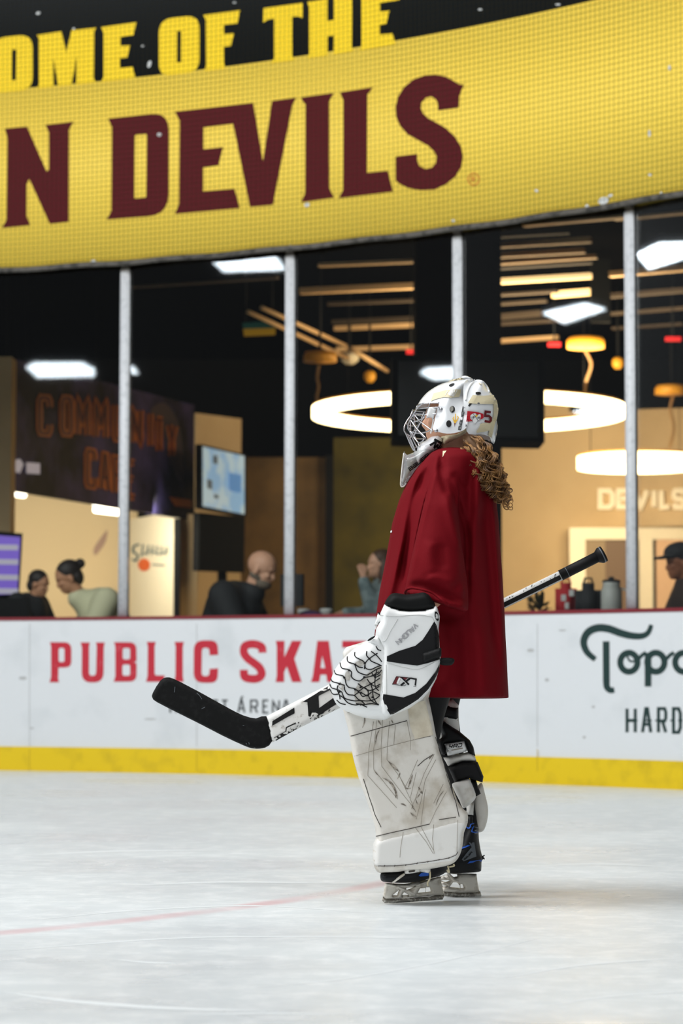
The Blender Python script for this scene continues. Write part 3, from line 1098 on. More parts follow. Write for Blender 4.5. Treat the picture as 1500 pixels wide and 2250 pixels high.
for a, b, nm in ((PH0, PHX[1], 'left'), (PHX[6], PH1, 'right')):
    # glass runs on beyond the picture
    o = mesh_obj('rink_glass', arc_slab(Z_RAIL + 0.006, Z_BAN + 0.02, GL_OFF + 0.006, GL_OFF - 0.006, 24, a, b), M['glass'], smooth=False)
    tag(o, 'clear curved glass beyond the %s end of the view' % nm, 'glass', 'panes of rink glass')

# ------------------------------------------------------------------ rink ceiling lamps (mirrored in the glass)
lampset = (
    ([(-37.5, -16.9), (-36.6, -16.3), (-35.5, -17.1), (-36.3, -18.4), (-37.4, -19.5), (-38.9, -18.7)], 'mirrored above the cafe sign'),
    ([(-42.6, -8.2), (-42.6, -9.4), (-43.8, -10.35), (-43.9, -9.2)], 'mirrored beside the first post'),
    ([(-27.2, -1.4), (-28.3, -2.5), (-27.3, -3.4), (-25.9, -2.1)], 'mirrored high beside the second post'),
    ([(-45.7, -6.1), (-44.7, -5.8), (-43.6, -6.9), (-46.1, -8.2), (-46.9, -7.1)], 'mirrored left of the third post'),
    ([(-38.1, 5.3), (-36.5, 4.7), (-37.3, 4.0), (-39.6, 4.4)], 'mirrored between the third and fourth posts'),
    ([(-58.4, -0.7), (-57.1, -0.9), (-57.5, -2.2), (-59.9, -1.7)], 'mirrored in front of the ring lamp'),
    ([(-31.5, 13.5), (-30.3, 13.1), (-30.2, 11.6), (-33.2, 13.2)], 'mirrored right of the fourth post'))
for q, wd in lampset:
    cx, cy = sum(p[0] for p in q) / len(q), sum(p[1] for p in q) / len(q)
    root = thing('rink_ceiling_light', 'flat white rink ceiling light ' + wd, 'ceiling light', (cx, cy, 9.0), 'rink ceiling lights')
    bm = bmesh.new()
    add_prism(bm, [Vector((p[0], p[1], 9.03)) for p in q], [Vector((p[0], p[1], 9.18)) for p in q])
    mesh_obj('housing', bm, M['post'], root, smooth=False)
    bm = bmesh.new()
    add_prism(bm, [Vector((cx + (p[0] - cx) * 0.97, cy + (p[1] - cy) * 0.97, 9.0)) for p in q], [Vector((cx + (p[0] - cx) * 0.97, cy + (p[1] - cy) * 0.97, 9.03)) for p in q])
    mesh_obj('diffuser', bm, M['rink_lamp'], root, smooth=False)

# ================================================================== THE LOUNGE BEHIND THE GLASS


def quad_slab(name, corners, depth, material, parent=None, label=None, smooth=False):
    """flat board through four 3-D corners, 'depth' metres thick away from the viewer"""
    a, b, c, d = corners
    n = (b - a).cross(d - a).normalized()
    if n.dot(a - EYE) < 0:
        n = -n
    bm = bmesh.new()
    add_prism(bm, corners, [p + n * depth for p in corners])
    return mesh_obj(name, bm, material, parent, smooth=smooth, label=label)


def panel(name, px0, px1, Y0, Y1, z0, z1, material, parent=None, depth=0.06, label=None):
    """upright board from pixel column px0 at depth Y0 to px1 at Y1, between two real heights"""
    A, B = P(px0, 1463, Y0), P(px1, 1463, Y1)
    return quad_slab(name, [Vector((A.x, A.y, z0)), Vector((B.x, B.y, z0)), Vector((B.x, B.y, z1)), Vector((A.x, A.y, z1))], depth, material, parent, label)


def zat(py, Y, px=750):
    return P(px, py, Y).z


def st(o, label, cat='wall'):
    return tag(o, label, cat, kind='structure')


# cafe corner on the left: sign plane recedes to the right
SY0, SY1 = 21.0, 25.4
st(panel('wall_cafe_rear', -60, 300, 26.5, 26.9, 0, zat(1010, 26.7, 150), M['cream']), 'cream rear wall inside the cafe under the sign')
st(panel('wall_cafe_end', 284, 381, 26.4, 25.0, 0, zat(1130, 25.5), M['cream_trim']), 'pale cream end wall carrying the fruit logo')
st(panel('trim_1', 380, 394, 24.9, 24.9, 0, zat(1140, 24.9), M['black'], depth=0.05), 'thin black upright beside the cafe end wall', 'upright')
st(panel('wall_cafe_return', 394, 432, 25.2, 25.2, 0, zat(1130, 25.2), M['tan']), 'narrow tan wall strip right of the black upright')
st(panel('wall_pillar_left', -120, 19, 20.8, 20.8, 0, zat(785, 20.8), M['tan'], depth=0.3), 'tan pillar at the far left edge', 'pillar')
st(panel('wall_block', 428, 528, 27.0, 27.6, 0, zat(912, 27.2, 480), M['tan'], depth=0.3), 'tan block of wall above the blue screen')
st(panel('wall_brown', 528, 722, 28.2, 28.2, 0, zat(1005, 28.2, 640), M['brown_wall'], depth=0.1), 'dim brown rear wall behind the bald man')
st(panel('trim_2', 714, 732, 28.0, 28.0, 0, zat(1000, 28.0, 720), M['black'], depth=0.08), 'dark upright where brown and olive walls meet', 'upright')
st(panel('wall_olive', 732, 930, 28.4, 28.4, 0, zat(962, 28.4, 830), M['olive_wall'], depth=0.1), 'dim olive rear wall behind the denim shirt woman')
st(panel('wall_devils', 900, 1252, 28.6, 28.0, 0, zat(890, 28.3, 1100), M['tan'], depth=0.1), 'warm tan wall left of the door')
st(panel('wall_devils_over', 1252, 1620, 28.0, 27.4, zat(1160, 28.0, 1252), zat(905, 28.0, 1400), M['tan'], depth=0.1), 'warm tan wall above the door with the DEVILS letters')

sign = thing('cafe_sign', 'dark purple night-sky sign with orange words COMMUNITY CAFE over the counter', 'sign', P(220, 1100, 23))
sA, sB = P(18, 1075, SY0), P(427, 1143, SY1)
sC, sD = P(427, 890, SY1), P(18, 785, SY0)
quad_slab('sign_panel', [sA, sB, sC, sD], 0.08, M['sign_night'], sign)
sn = (sB - sA).cross(sD - sA).normalized()


def onplane(a, n, off):
    n = n if n.dot(a - EYE) < 0 else -n

    def f(px, py):
        d = ray(px, py)
        t = (a + n * off - EYE).dot(n) / d.dot(n)
        return EYE + d * t
    return f


cl = [(98, 913, 36, 92), (147, 914, 34, 92), (182, 917, 36, 91), (222, 922, 36, 90), (262, 928, 32, 88), (300, 937, 32, 86), (328, 945, 8, 84), (350, 956, 28, 82), (378, 968, 26, 80)]
for wd, m_, off, nm in ((15, 'sign_orange', 0.01, 'orange outline of '), (6, 'sign_maroon', 0.014, 'maroon face of ')):
    fl = Flat()
    for ch, (cx, cy, ww, hh) in zip('COMMUNITY', cl):
        ww, hh = ww - 14, hh - 14
        fl.text(ch, (cx - ww / 2, cy + hh / 2 - 1), (max(ww, 1), 2.0), (0, -hh), wd)
    fl.build('lettering', onplane(sA, sn, off), M[m_], sign, label=nm + 'COMMUNITY')
    fl = Flat()
    for ch, cx, cy in (('C', 200, 1028), ('A', 231, 1036), ('F', 260, 1044), ('E', 287, 1052)):
        Flat().text(ch, (cx - 8, cy + 38), (16, 3), (0, -76), wd).build('lettering', onplane(sA, sn, off), M[m_], sign, label=nm + ch)
fl = Flat()
fl.poly([(30, 1012), (44, 1008), (52, 1020), (44, 1040), (30, 1036)]).poly([(58, 1016), (88, 1018), (88, 1042), (58, 1040)])
fl.build('emblem', onplane(sA, sn, 0.012), M['screen_pale'], sign, label='small pale emblem at the lower left')
fl = Flat()
fl.poly([(372, 1092), (420, 1098), (420, 1116), (384, 1112)])
fl.build('emblem', onplane(sA, sn, 0.012), M['sign_orange'], sign, label='small orange emblem at the lower right')
fl = Flat()
fl.poly(crv([(330, 905), (362, 885), (392, 930), (402, 1000), (398, 1060), (372, 1010), (360, 950)]))
fl.build('cloud_picture', onplane(sA, sn, 0.006), mat('sign_cloud', (70, 60, 76), 0.6), sign)

# fruit logo on the end wall, faint mark on the rear wall
lf = onplane(P(284, 1300, 26.4), Vector((0.9, 1, 0)).normalized(), 0)
pA, pB = P(284, 1463, 26.4), P(381, 1463, 25.0)
ln = Vector(((pB - pA).y, -(pB - pA).x, 0)).normalized()
lf = onplane(pA, ln, 0.008)
logo = thing('wall_logo', 'faded wall logo of script letters over a round orange on the cream end wall', 'logo', lf(330, 1230))
fl = Flat().poly([(316 + 13 * math.cos(t), 1241 + 14 * math.sin(t)) for t in np.linspace(0, 2 * PI, 16, endpoint=False)])
fl.build('orange_fruit', lf, M['orange'], logo)
fl = Flat()
fl.stroke(crv([(306, 1196), (294, 1200), (292, 1212), (302, 1220), (298, 1232), (290, 1228)], 3, False), 4.5)
for x in (314, 326, 336, 346, 356, 366):
    fl.stroke([(x, 1196 + (x - 314) * 0.1), (x - 3, 1220)], 3.2)
fl.stroke(crv([(308, 1222), (330, 1210), (350, 1218), (370, 1208)], 3, False), 2.2)
fl.stroke([(334, 1240), (362, 1242)], 3)
fl.build('lettering', lf, M['teal'], logo)
rm = panel('wall_mark', 0, 1, 26.6, 26.6, 0.1, 0.11, M['cream'])
bpy.data.objects.remove(rm)
pA2, pB2 = P(-60, 1463, 26.5), P(300, 1463, 26.9)
rn = Vector(((pB2 - pA2).y, -(pB2 - pA2).x, 0)).normalized()
fl = Flat().poly(crv([(206, 1205), (222, 1180), (236, 1165), (232, 1190), (218, 1212), (208, 1220)]))
o = fl.build('wall_decal', onplane(pA2, rn, 0.01), mat('decal_mauve', (178, 146, 126), 0.7), None)
tag(o, 'faint mauve leaf-shaped decal on the cream cafe wall', 'decal')

# strip lamps in the cafe
for (x0, y0, x1, y1, yy), wd in (((12, 1081, 53, 1087, 23.5), 'left of the two under the cafe sign'), ((209, 1119, 261, 1126, 24.5), 'right of the two under the cafe sign, by the post')):
    A, B = P(x0, y0, yy), P(x1, y1, yy + 0.25)
    root = thing('strip_lamp', 'glowing white strip lamp, ' + wd, 'lamp', (A + B) / 2, 'cafe strip lamps')
    bm = bmesh.new()
    add_tube(bm, [A, B], 0.034, 10)
    mesh_obj('tube', bm, M['cafe_lamp'], root)
    bm = bmesh.new()
    add_box(bm, (A + B) / 2 + Vector((0, 0, 0.06)), ((B - A).length, 0.08, 0.04), math.atan2((B - A).y, (B - A).x))
    mesh_obj('housing', bm, M['post'], root, smooth=False)
    bm = bmesh.new()
    for q in (A, B):
        add_tube(bm, [q + Vector((0, 0, 0.07)), q + Vector((0, 0, LOUNGE_Z - q.z))], 0.006, 6)
    mesh_obj('hanger_rod', bm, M['black'], root)
area_light('cafe_strip_glow', P(140, 1130, 24.2) + Vector((0, 0, -0.05)), P(160, 1250, 25.8), (2.0, 0.5), 75, (1.0, 0.91, 0.76))

# screens
ms = thing('menu_screen', 'glowing purple and white menu screen at the far left edge', 'screen', P(20, 1310, 19.6))
quad_slab('screen_frame', [P(-40, 1318, 19.6), P(42, 1314, 19.7), P(50, 1172, 19.7), P(-36, 1164, 19.6)], 0.05, M['black'], ms)
mf = onplane(P(20, 1240, 19.6), Vector((0, 1, 0)), 0.03)
fl = Flat().poly([(-36, 1308), (38, 1305), (45, 1180), (-34, 1174)])
fl.build('display', mf, M['screen_purple'], ms)
fl = Flat()
for y in (1196, 1228, 1262, 1292):
    fl.poly([(-34, y), (40, y + 1), (40, y + 13), (-34, y + 12)])
fl.build('menu_text', onplane(P(20, 1240, 19.6), Vector((0, 1, 0)), 0.036), M['screen_pale'], ms)
bm = bmesh.new()
q = P(20, 1315, 19.7)
add_tube(bm, [q, (q.x, q.y, 0.0)], 0.04, 10)
mesh_obj('stand', bm, M['black'], ms)
tv = thing('wall_screen', 'bright blue display screen tilted on the wall right of the cafe sign', 'screen', P(490, 1130, 24.6))
tA, tB, tC, tD = P(441, 1117, 24.4), P(541, 1136, 25.6), P(541, 999, 25.6), P(441, 976, 24.4)
quad_slab('screen_frame', [tA, tB, tC, tD], 0.06, M['black'], tv)
tn = (tB - tA).cross(tD - tA).normalized()
tf = onplane(tA, tn, 0.008)
Flat().poly([(445, 1112), (537, 1130), (537, 1002), (445, 981)]).build('display', tf, M['screen_blue'], tv)
fl = Flat().poly([(503, 1038), (530, 1044), (530, 1084), (503, 1078)])
fl.build('display_picture', onplane(tA, tn, 0.012), mat('screen_deep', (70, 130, 190), 0.3, emit=0.7), tv, label='deep blue block of text')
M['screen_dim'] = mat('screen_dim', (60, 84, 100), 0.3, emit=0.5)
for q in ([(468, 1000), (478, 1002), (478, 1020), (468, 1018)], [(455, 1052), (466, 1056), (466, 1076), (455, 1072)], [(470, 1086), (480, 1088), (480, 1096), (470, 1094)]):
    Flat().poly(q).build('display_picture', onplane(tA, tn, 0.012), M['screen_dim'], tv, label='small dark picture')
bm = bmesh.new()
add_box(bm, P(490, 1060, 26.0), (0.15, 1.6, 0.15))
mesh_obj('wall_bracket', bm, M['black'], tv)
mon = thing('blank_monitor', 'large switched-off black monitor below the blue screen', 'screen', P(488, 1255, 25.3))
quad_slab('casing', [P(436, 1254, 24.8), P(536, 1258, 25.2), P(538, 1136, 25.2), P(438, 1126, 24.8)], 0.1, M['black'], mon)
bm = bmesh.new()
q = P(488, 1250, 25.15)
add_tube(bm, [q, (q.x, q.y, 0.0)], 0.05, 10)
mesh_obj('stand', bm, M['black'], mon)

# dark column with a boxy screen cluster around it
colr = panel('wall_column', 914, 1103, 19.2, 19.2, 0, LOUNGE_Z, M['column'], depth=0.7)
st(colr, 'tall dark brown column behind the goalie mask', 'column')
bx = thing('screen_cluster', 'wide black box of screens wrapped round the dark column', 'screen box', P(1028, 970, 18.7))
quad_slab('casing', [P(861, 966, 18.6), P(1196, 972, 18.6), P(1196, 784, 18.6), P(861, 782, 18.6)], 0.55, M['black_wall'], bx)
quad_slab('display', [P(875, 955, 18.59), P(1182, 960, 18.59), P(1182, 795, 18.59), P(875, 793, 18.59)], 0.01, mat('screen_off', (10, 12, 13), 0.3), bx, label='switched-off dark display')

# ring pendants


def ring_pendant(label, cx, cy, a_px, Y, tube_h, canopy_px, canopy_py, canopy_w, attach, cable_pts):
    ctr = P(cx, cy, Y)
    R_ = a_px * Y / F
    root = thing('ring_pendant', label, 'pendant lamp', ctr, 'ring pendant lamps')
    bm = bmesh.new()
    rings = []
    for k in range(72):
        t = 2 * PI * k / 72
        e = Vector((math.cos(t), math.sin(t), 0))
        rings.append([ctr + e * (R_ + dr) + Vector((0, 0, dz)) for dr, dz in ((-0.06, -tube_h / 2), (0.06, -tube_h / 2), (0.06, tube_h / 2), (-0.06, tube_h / 2))])
    vs = [[bm.verts.new(p) for p in r] for r in rings]
    for A, B in zip(vs, vs[1:] + vs[:1]):
        for j in range(4):
            bm.faces.new((A[j], A[(j + 1) % 4], B[(j + 1) % 4], B[j]))
    mesh_obj('ring_light', bm, M['warm_lamp'], root, smooth=False)
    bm = bmesh.new()
    rings = []
    for k in range(72):
        t = 2 * PI * k / 72
        e = Vector((math.cos(t), math.sin(t), 0))
        rings.append([ctr + e * (R_ + dr) + Vector((0, 0, dz)) for dr, dz in ((-0.055, tube_h / 2), (0.055, tube_h / 2), (0.055, tube_h / 2 + 0.02), (-0.055, tube_h / 2 + 0.02))])
    vs = [[bm.verts.new(p) for p in r] for r in rings]
    for A, B in zip(vs, vs[1:] + vs[:1]):
        for j in range(4):
            bm.faces.new((A[j], A[(j + 1) % 4], B[(j + 1) % 4], B[j]))
    mesh_obj('rim', bm, M['brass'], root, smooth=False)
    k = P(canopy_px, canopy_py, Y)
    r = canopy_w / 2 * Y / F
    bm = bmesh.new()
    prof = [(r, 0.0), (r, 0.06), (r * 0.9, 0.09)]
    add_loft(bm, [[k + Vector((rr_ * math.cos(2 * PI * j / 28), rr_ * math.sin(2 * PI * j / 28), z)) for j in range(28)] for rr_, z in prof])
    mesh_obj('canopy', bm, M['brass'], root)
    bm = bmesh.new()
    add_tube(bm, [k + Vector((0, 0, 0.08)), Vector((k.x, k.y, LOUNGE_Z))], 0.012, 6)
    mesh_obj('drop_rod', bm, M['black'], root)
    bm = bmesh.new()
    cp = [P(x, y, Y) for x, y in crv(cable_pts, 5, False)]
    add_tube(bm, cp, 0.016, 6)
    mesh_obj('cable', bm, M['cable'], root)
    for t in (0.6, 2.5, 4.4):
        e = ctr + Vector((R_ * math.cos(t), R_ * math.sin(t), tube_h / 2))
        bm = bmesh.new()
        add_tube(bm, [e, Vector((e.x, e.y, LOUNGE_Z))], 0.004, 5)
        mesh_obj('suspension_wire', bm, M['black'], root)
    return root, ctr, R_


r1, c1, R1 = ring_pendant('very large glowing ring pendant lamp partly hidden by the dark column', 1029, 907, 332, 23.0, 0.10, 703, 795, 74, None, [(700, 802), (696, 830), (699, 850), (695, 872), (697, 884)])
bm = bmesh.new()
add_tube(bm, [P(x, y, 23.0) for x, y in crv([(1285, 770), (1298, 800), (1288, 835), (1284, 862)], 5, False)], 0.014, 6)
mesh_obj('cable', bm, M['cable'], r1)
bm = bmesh.new()
k = P(1286, 765, 23.0)
add_loft(bm, [[k + Vector((rr_ * math.cos(2 * PI * j / 28), rr_ * math.sin(2 * PI * j / 28), z)) for j in range(28)] for rr_, z in ((0.18, 0.0), (0.18, 0.07), (0.16, 0.1))])
mesh_obj('canopy', bm, M['brass'], r1)
r2, c2, R2 = ring_pendant('smaller glowing ring pendant lamp in front of the DEVILS letters', 1402, 1017, 122, 25.5, 0.13, 1475, 866, 74, None, [(1478, 872), (1472, 900), (1480, 940), (1470, 985)])
area_light('ring_lamp_glow', c1 + Vector((0.5, 1.2, -0.25)), P(1250, 1150, 28), (1.6, 1.6), 115, (1.0, 0.80, 0.55))
area_light('ring_lamp_glow', c2 + Vector((-0.2, 0.2, -0.3)), P(1380, 1260, 28), (0.9, 0.9), 55, (1.0, 0.82, 0.58))
up = area_light('ring_lamp_uplight', c1 + Vector((0.8, 0, 0.3)), c1 + Vector((0.9, 0.4, 5)), (2.2, 2.2), 260, (1.0, 0.78, 0.5))

# small downlights
for x, y, wp, nm, m_ in ((768, 792, 40, 'pale downlight right of the left amber canopy', 'cream_trim'), (812, 832, 26, 'small amber downlight above the left end of the ring lamp', 'brass'), (1357, 802, 26, 'small amber downlight left of the fourth post', 'brass')):
    k = P(x, y, 25.0)
    r = wp / 2 * 25.0 / F
    root = thing('downlight', nm, 'ceiling lamp', k)
    bm = bmesh.new()
    add_loft(bm, [[k + Vector((rr_ * math.cos(2 * PI * j / 20), rr_ * math.sin(2 * PI * j / 20), z)) for j in range(20)] for rr_, z in ((r * 0.5, -0.04), (r, 0.0), (r, 0.05), (r * 0.6, 0.08))])
    mesh_obj('shade', bm, M[m_], root)
    bm = bmesh.new()
    add_tube(bm, [k + Vector((0, 0, 0.07)), Vector((k.x, k.y, LOUNGE_Z))], 0.012, 6)
    mesh_obj('drop_rod', bm, M['black'], root)

# ceiling joists and linear lamps
JZ = LOUNGE_Z - 0.42


def depth_at(px, py, z):
    return ground(px, py, z)


def joist(x0, y0, x1, y1, hpx, material, name, label, cat, group, z=None):
    A, B = ground(x0, y0, z or JZ), ground(x1, y1, z or JZ)
    h = hpx * A.y / F
    bm = bmesh.new()
    d = B - A
    add_box(bm, (A + B) / 2, (d.length, 0.07, h), math.atan2(d.y, d.x))
    o = mesh_obj(name, bm, material, smooth=False)
    tag(o, label, cat, group)
    return o


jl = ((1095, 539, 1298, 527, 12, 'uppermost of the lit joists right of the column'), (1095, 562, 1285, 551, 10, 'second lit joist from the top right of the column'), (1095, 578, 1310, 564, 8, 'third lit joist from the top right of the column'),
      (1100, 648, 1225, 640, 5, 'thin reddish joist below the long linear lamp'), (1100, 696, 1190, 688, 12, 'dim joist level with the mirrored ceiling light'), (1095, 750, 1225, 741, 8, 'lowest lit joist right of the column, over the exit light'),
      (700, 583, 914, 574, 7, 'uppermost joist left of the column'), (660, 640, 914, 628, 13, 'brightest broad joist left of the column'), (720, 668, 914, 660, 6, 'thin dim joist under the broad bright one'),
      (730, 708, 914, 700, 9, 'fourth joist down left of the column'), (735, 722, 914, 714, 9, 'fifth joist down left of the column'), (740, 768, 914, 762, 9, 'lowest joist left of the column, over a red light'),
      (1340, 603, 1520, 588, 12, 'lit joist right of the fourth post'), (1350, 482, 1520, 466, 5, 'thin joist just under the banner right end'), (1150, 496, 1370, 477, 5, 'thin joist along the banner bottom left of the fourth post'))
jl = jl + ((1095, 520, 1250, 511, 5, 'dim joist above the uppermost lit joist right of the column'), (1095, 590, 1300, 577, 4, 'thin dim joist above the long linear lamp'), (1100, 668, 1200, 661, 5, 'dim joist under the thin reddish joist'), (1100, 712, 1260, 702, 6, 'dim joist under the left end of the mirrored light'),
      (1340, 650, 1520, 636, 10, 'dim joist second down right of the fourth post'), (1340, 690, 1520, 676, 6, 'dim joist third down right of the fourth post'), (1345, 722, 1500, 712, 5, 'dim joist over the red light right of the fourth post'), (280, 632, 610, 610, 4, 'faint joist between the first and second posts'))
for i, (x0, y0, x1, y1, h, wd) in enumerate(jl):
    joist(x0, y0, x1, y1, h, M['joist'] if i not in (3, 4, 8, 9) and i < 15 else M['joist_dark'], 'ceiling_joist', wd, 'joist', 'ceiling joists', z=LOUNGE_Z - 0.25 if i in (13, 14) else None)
joist(1100, 618, 1298, 606, 11, M['linear_lamp'], 'linear_lamp', 'long glowing linear lamp right of the column', 'lamp', 'linear ceiling lamps')
joist(1214, 648, 1298, 641, 13, M['linear_lamp'], 'linear_lamp', 'short glowing linear lamp under the long one', 'lamp', 'linear ceiling lamps')
for x0, y0, x1, y1, wd in ((545, 685, 770, 790, 'lower diagonal pipe crossing the second post'), (575, 676, 760, 760, 'upper diagonal pipe crossing the second post'), (768, 765, 850, 815, 'short diagonal pipe beside the pale downlight')):
    A, B = P(x0, y0, 22.0), P(x1, y1, 25.0)
    bm = bmesh.new()
    add_tube(bm, [A, B], 0.022, 8)
    o = mesh_obj('ceiling_pipe', bm, M['joist'])
    tag(o, 'thin tan ' + wd, 'pipe', 'ceiling pipes')
dk = joist(1297, 640, 1340, 640, 140, M['black_wall'], 'duct_box', 'black hanging duct box between the bright linear lamps and the fourth post', 'duct', None)
for x, y, Y, wpx, nm in ((902, 773, 24.0, 20, 'small red glowing exit light left of the column'), (1217, 757, 24.0, 28, 'small red glowing exit light right of the column'), (1478, 745, 24.0, 34, 'small red glowing exit light right of the fourth post')):
    k = P(x, y, Y)
    bm = bmesh.new()
    add_box(bm, k, (wpx * Y / F, 0.04, 9 * Y / F))
    root = thing('exit_light', nm, 'exit light', k, 'red exit lights')
    mesh_obj('lit_face', bm, M['exit_red'], root, smooth=False)
    bm = bmesh.new()
    add_tube(bm, [k, Vector((k.x, k.y, LOUNGE_Z))], 0.008, 6)
    mesh_obj('hanger_rod', bm, M['black'], root)
hs = thing('hanging_sign', 'small dim teal and yellow hanging sign left of the second post', 'sign', P(570, 722, 23))
quad_slab('upper_panel', [P(534, 722, 23), P(606, 720, 23), P(602, 704, 23), P(532, 710, 23)], 0.03, M['sign_teal'], hs)
quad_slab('lower_panel', [P(536, 738, 23), P(604, 735, 23), P(605, 721, 23), P(534, 723, 23)], 0.03, M['sign_yellow'], hs)

bm = bmesh.new()
for q in (P(540, 708, 23.02), P(598, 706, 23.02)):
    add_tube(bm, [q, Vector((q.x, q.y, LOUNGE_Z))], 0.008, 6)
mesh_obj('hanger_rod', bm, M['black'], hs)

# DEVILS letters on the wall
ds = thing('wall_letters', 'raised cream wall letters reading DEVILS above the door', 'sign', P(1410, 1118, 27.6))
dA, dB = P(1252, 1463, 28.0), P(1620, 1463, 27.4)
dn = Vector(((dB - dA).y, -(dB - dA).x, 0)).normalized()
if dn.dot(dA - EYE) > 0:
    dn = -dn
for ch, x, ww in (('D', 1318, 27), ('E', 1358, 24), ('V', 1393, 28), ('I', 1436, 0), ('L', 1452, 18), ('S', 1480, 22)):
    fl = Flat().text(ch, (x, 1114), (ww, 0), (0, -36), 11)
    o = fl.build('letter', onplane(dA, dn, 0.075), M['cream_trim'], ds)
    bm = bmesh.new()
    bm.from_mesh(o.data)
    g = bmesh.ops.extrude_face_region(bm, geom=bm.faces[:])
    for v in g['geom']:
        if isinstance(v, bmesh.types.BMVert):
            v.co += dn * -0.07
    bmesh.ops.recalc_face_normals(bm, faces=bm.faces)
    bm.to_mesh(o.data)
    bm.free()

# door
DY = 27.75
dr = thing('door_1', 'cream framed glazed door under the DEVILS letters', 'door', P(1330, 1463, DY))
dr['kind'] = 'structure'


def dbox(name, x0, x1, y0, z0, material, depth=0.12, Y=DY, y1=None):
    A, B = P(x0, 1463, Y), P(x1, 1463, Y)
    zt_ = zat(y0, Y, (x0 + x1) / 2)
    zb_ = z0 if y1 is None else zat(y1, Y, (x0 + x1) / 2)
    bm = bmesh.new()
    add_box(bm, ((A.x + B.x) / 2, Y, (zt_ + zb_) / 2), (B.x - A.x, depth, zt_ - zb_))
    return mesh_obj(name, bm, material, dr, smooth=False)


dbox('jamb', 1251, 1286, 1160, 0, M['cream_trim'])
dbox('header', 1286, 1520, 1160, 0, M['cream_trim'], y1=1186)
dbox('mullion', 1404, 1434, 1186, 0, M['cream_trim'])
dbox('door_edge', 1434, 1441, 1186, 0, M['black'], 0.08)
dbox('door_edge', 1392, 1404, 1186, 0, M['joist_dark'], 0.08)
dbox('side_panel', 1441, 1520, 1186, 0, mat('door_pink', (232, 190, 150), 0.7), 0.06)
dbox('side_panel', 1286, 1330, 1186, 0, mat('door_grey', (146, 124, 92), 0.6), 0.05)
dbox('side_panel', 1330, 1392, 1186, 0, mat('door_brown', (112, 88, 66), 0.6), 0.05)
wall('wall_behind_door', (P(1240, 1463, 28.1).x, 28.05), (P(1640, 1463, 28.1).x, 28.05), 0, 3.0, M['tan'], 'tan wall seen behind the door', 0.06)

# counter just behind the boards
bm = bmesh.new()
rings = []
for p in arc_steps(math.radians(15), math.radians(50), 40):
    rings.append([arc(p, 0.96, -0.16), arc(p, 1.0, -0.16), arc(p, 1.0, -0.52), arc(p, 0.96, -0.52)])
add_loft(bm, rings)
ct = thing('drink_counter', 'narrow counter ledge behind the glass at cap rail height', 'counter', arc(math.radians(32), 0, -0.3))
mesh_obj('worktop', bm, M['joist_dark'], ct, smooth=False)
for d in (17, 25, 33, 41, 48):
    bm = bmesh.new()
    add_tube(bm, [arc(math.radians(d), 0, -0.34), arc(math.radians(d), 0.965, -0.34)], 0.03, 10)
    mesh_obj('leg', bm, M['black'], ct)

# ================================================================== THE GOALIE
g1 = zoomed(850, 800, 0.2)        # mask
g2 = zoomed(720, 1270, 0.2)       # catching glove
g3 = zoomed(740, 1520, 0.23333)   # pads
g4 = zoomed(780, 1760, 0.206667)  # skates
g6 = zoomed(320, 1460, 0.306667)  # stick blade
YT = 7.38                         # depth of the torso axis
goalie = thing('person', 'hockey goalie in dark red jersey and white mask standing side-on on the ice, glove lowered', 'person', (P(950, 1970, 7.3).x, 7.3, 0))


def skin_bm(joints, bones, sub=2):
    """joints: name -> (point, radius); every bone becomes a tapered limb with rounded joints, to be welded by remeshed()"""
    bm = bmesh.new()
    for k, (p, r) in joints.items():
        add_ellipsoid(bm, p, (r, r, r), 16)
    for a, b in bones:
        (p, r0), (q, r1) = joints[a], joints[b]
        n = max(2, int((Vector(q) - Vector(p)).length / 0.03))
        add_tube(bm, [Vector(p).lerp(Vector(q), i / n) for i in range(n + 1)], [r0 + (r1 - r0) * i / n for i in range(n + 1)], 16)
    return bm


def remeshed(bm, voxel, smooth_it=4, factor=0.5):
    """weld overlapping shapes of one bmesh into a single continuous surface"""
    me = bpy.data.meshes.new('tmp')
    bm.to_mesh(me)
    bm.free()
    o = bpy.data.objects.new('tmp', me)
    C.objects.link(o)
    r = o.modifiers.new('r', 'REMESH')
    r.mode = 'VOXEL'
    r.voxel_size = voxel
    if smooth_it:
        s = o.modifiers.new('s', 'SMOOTH')
        s.iterations = smooth_it
        s.factor = factor
    out = evaluated(o)
    bpy.data.objects.remove(o)
    bm = bmesh.new()
    bm.from_mesh(out)
    bpy.data.meshes.remove(out)
    return bm


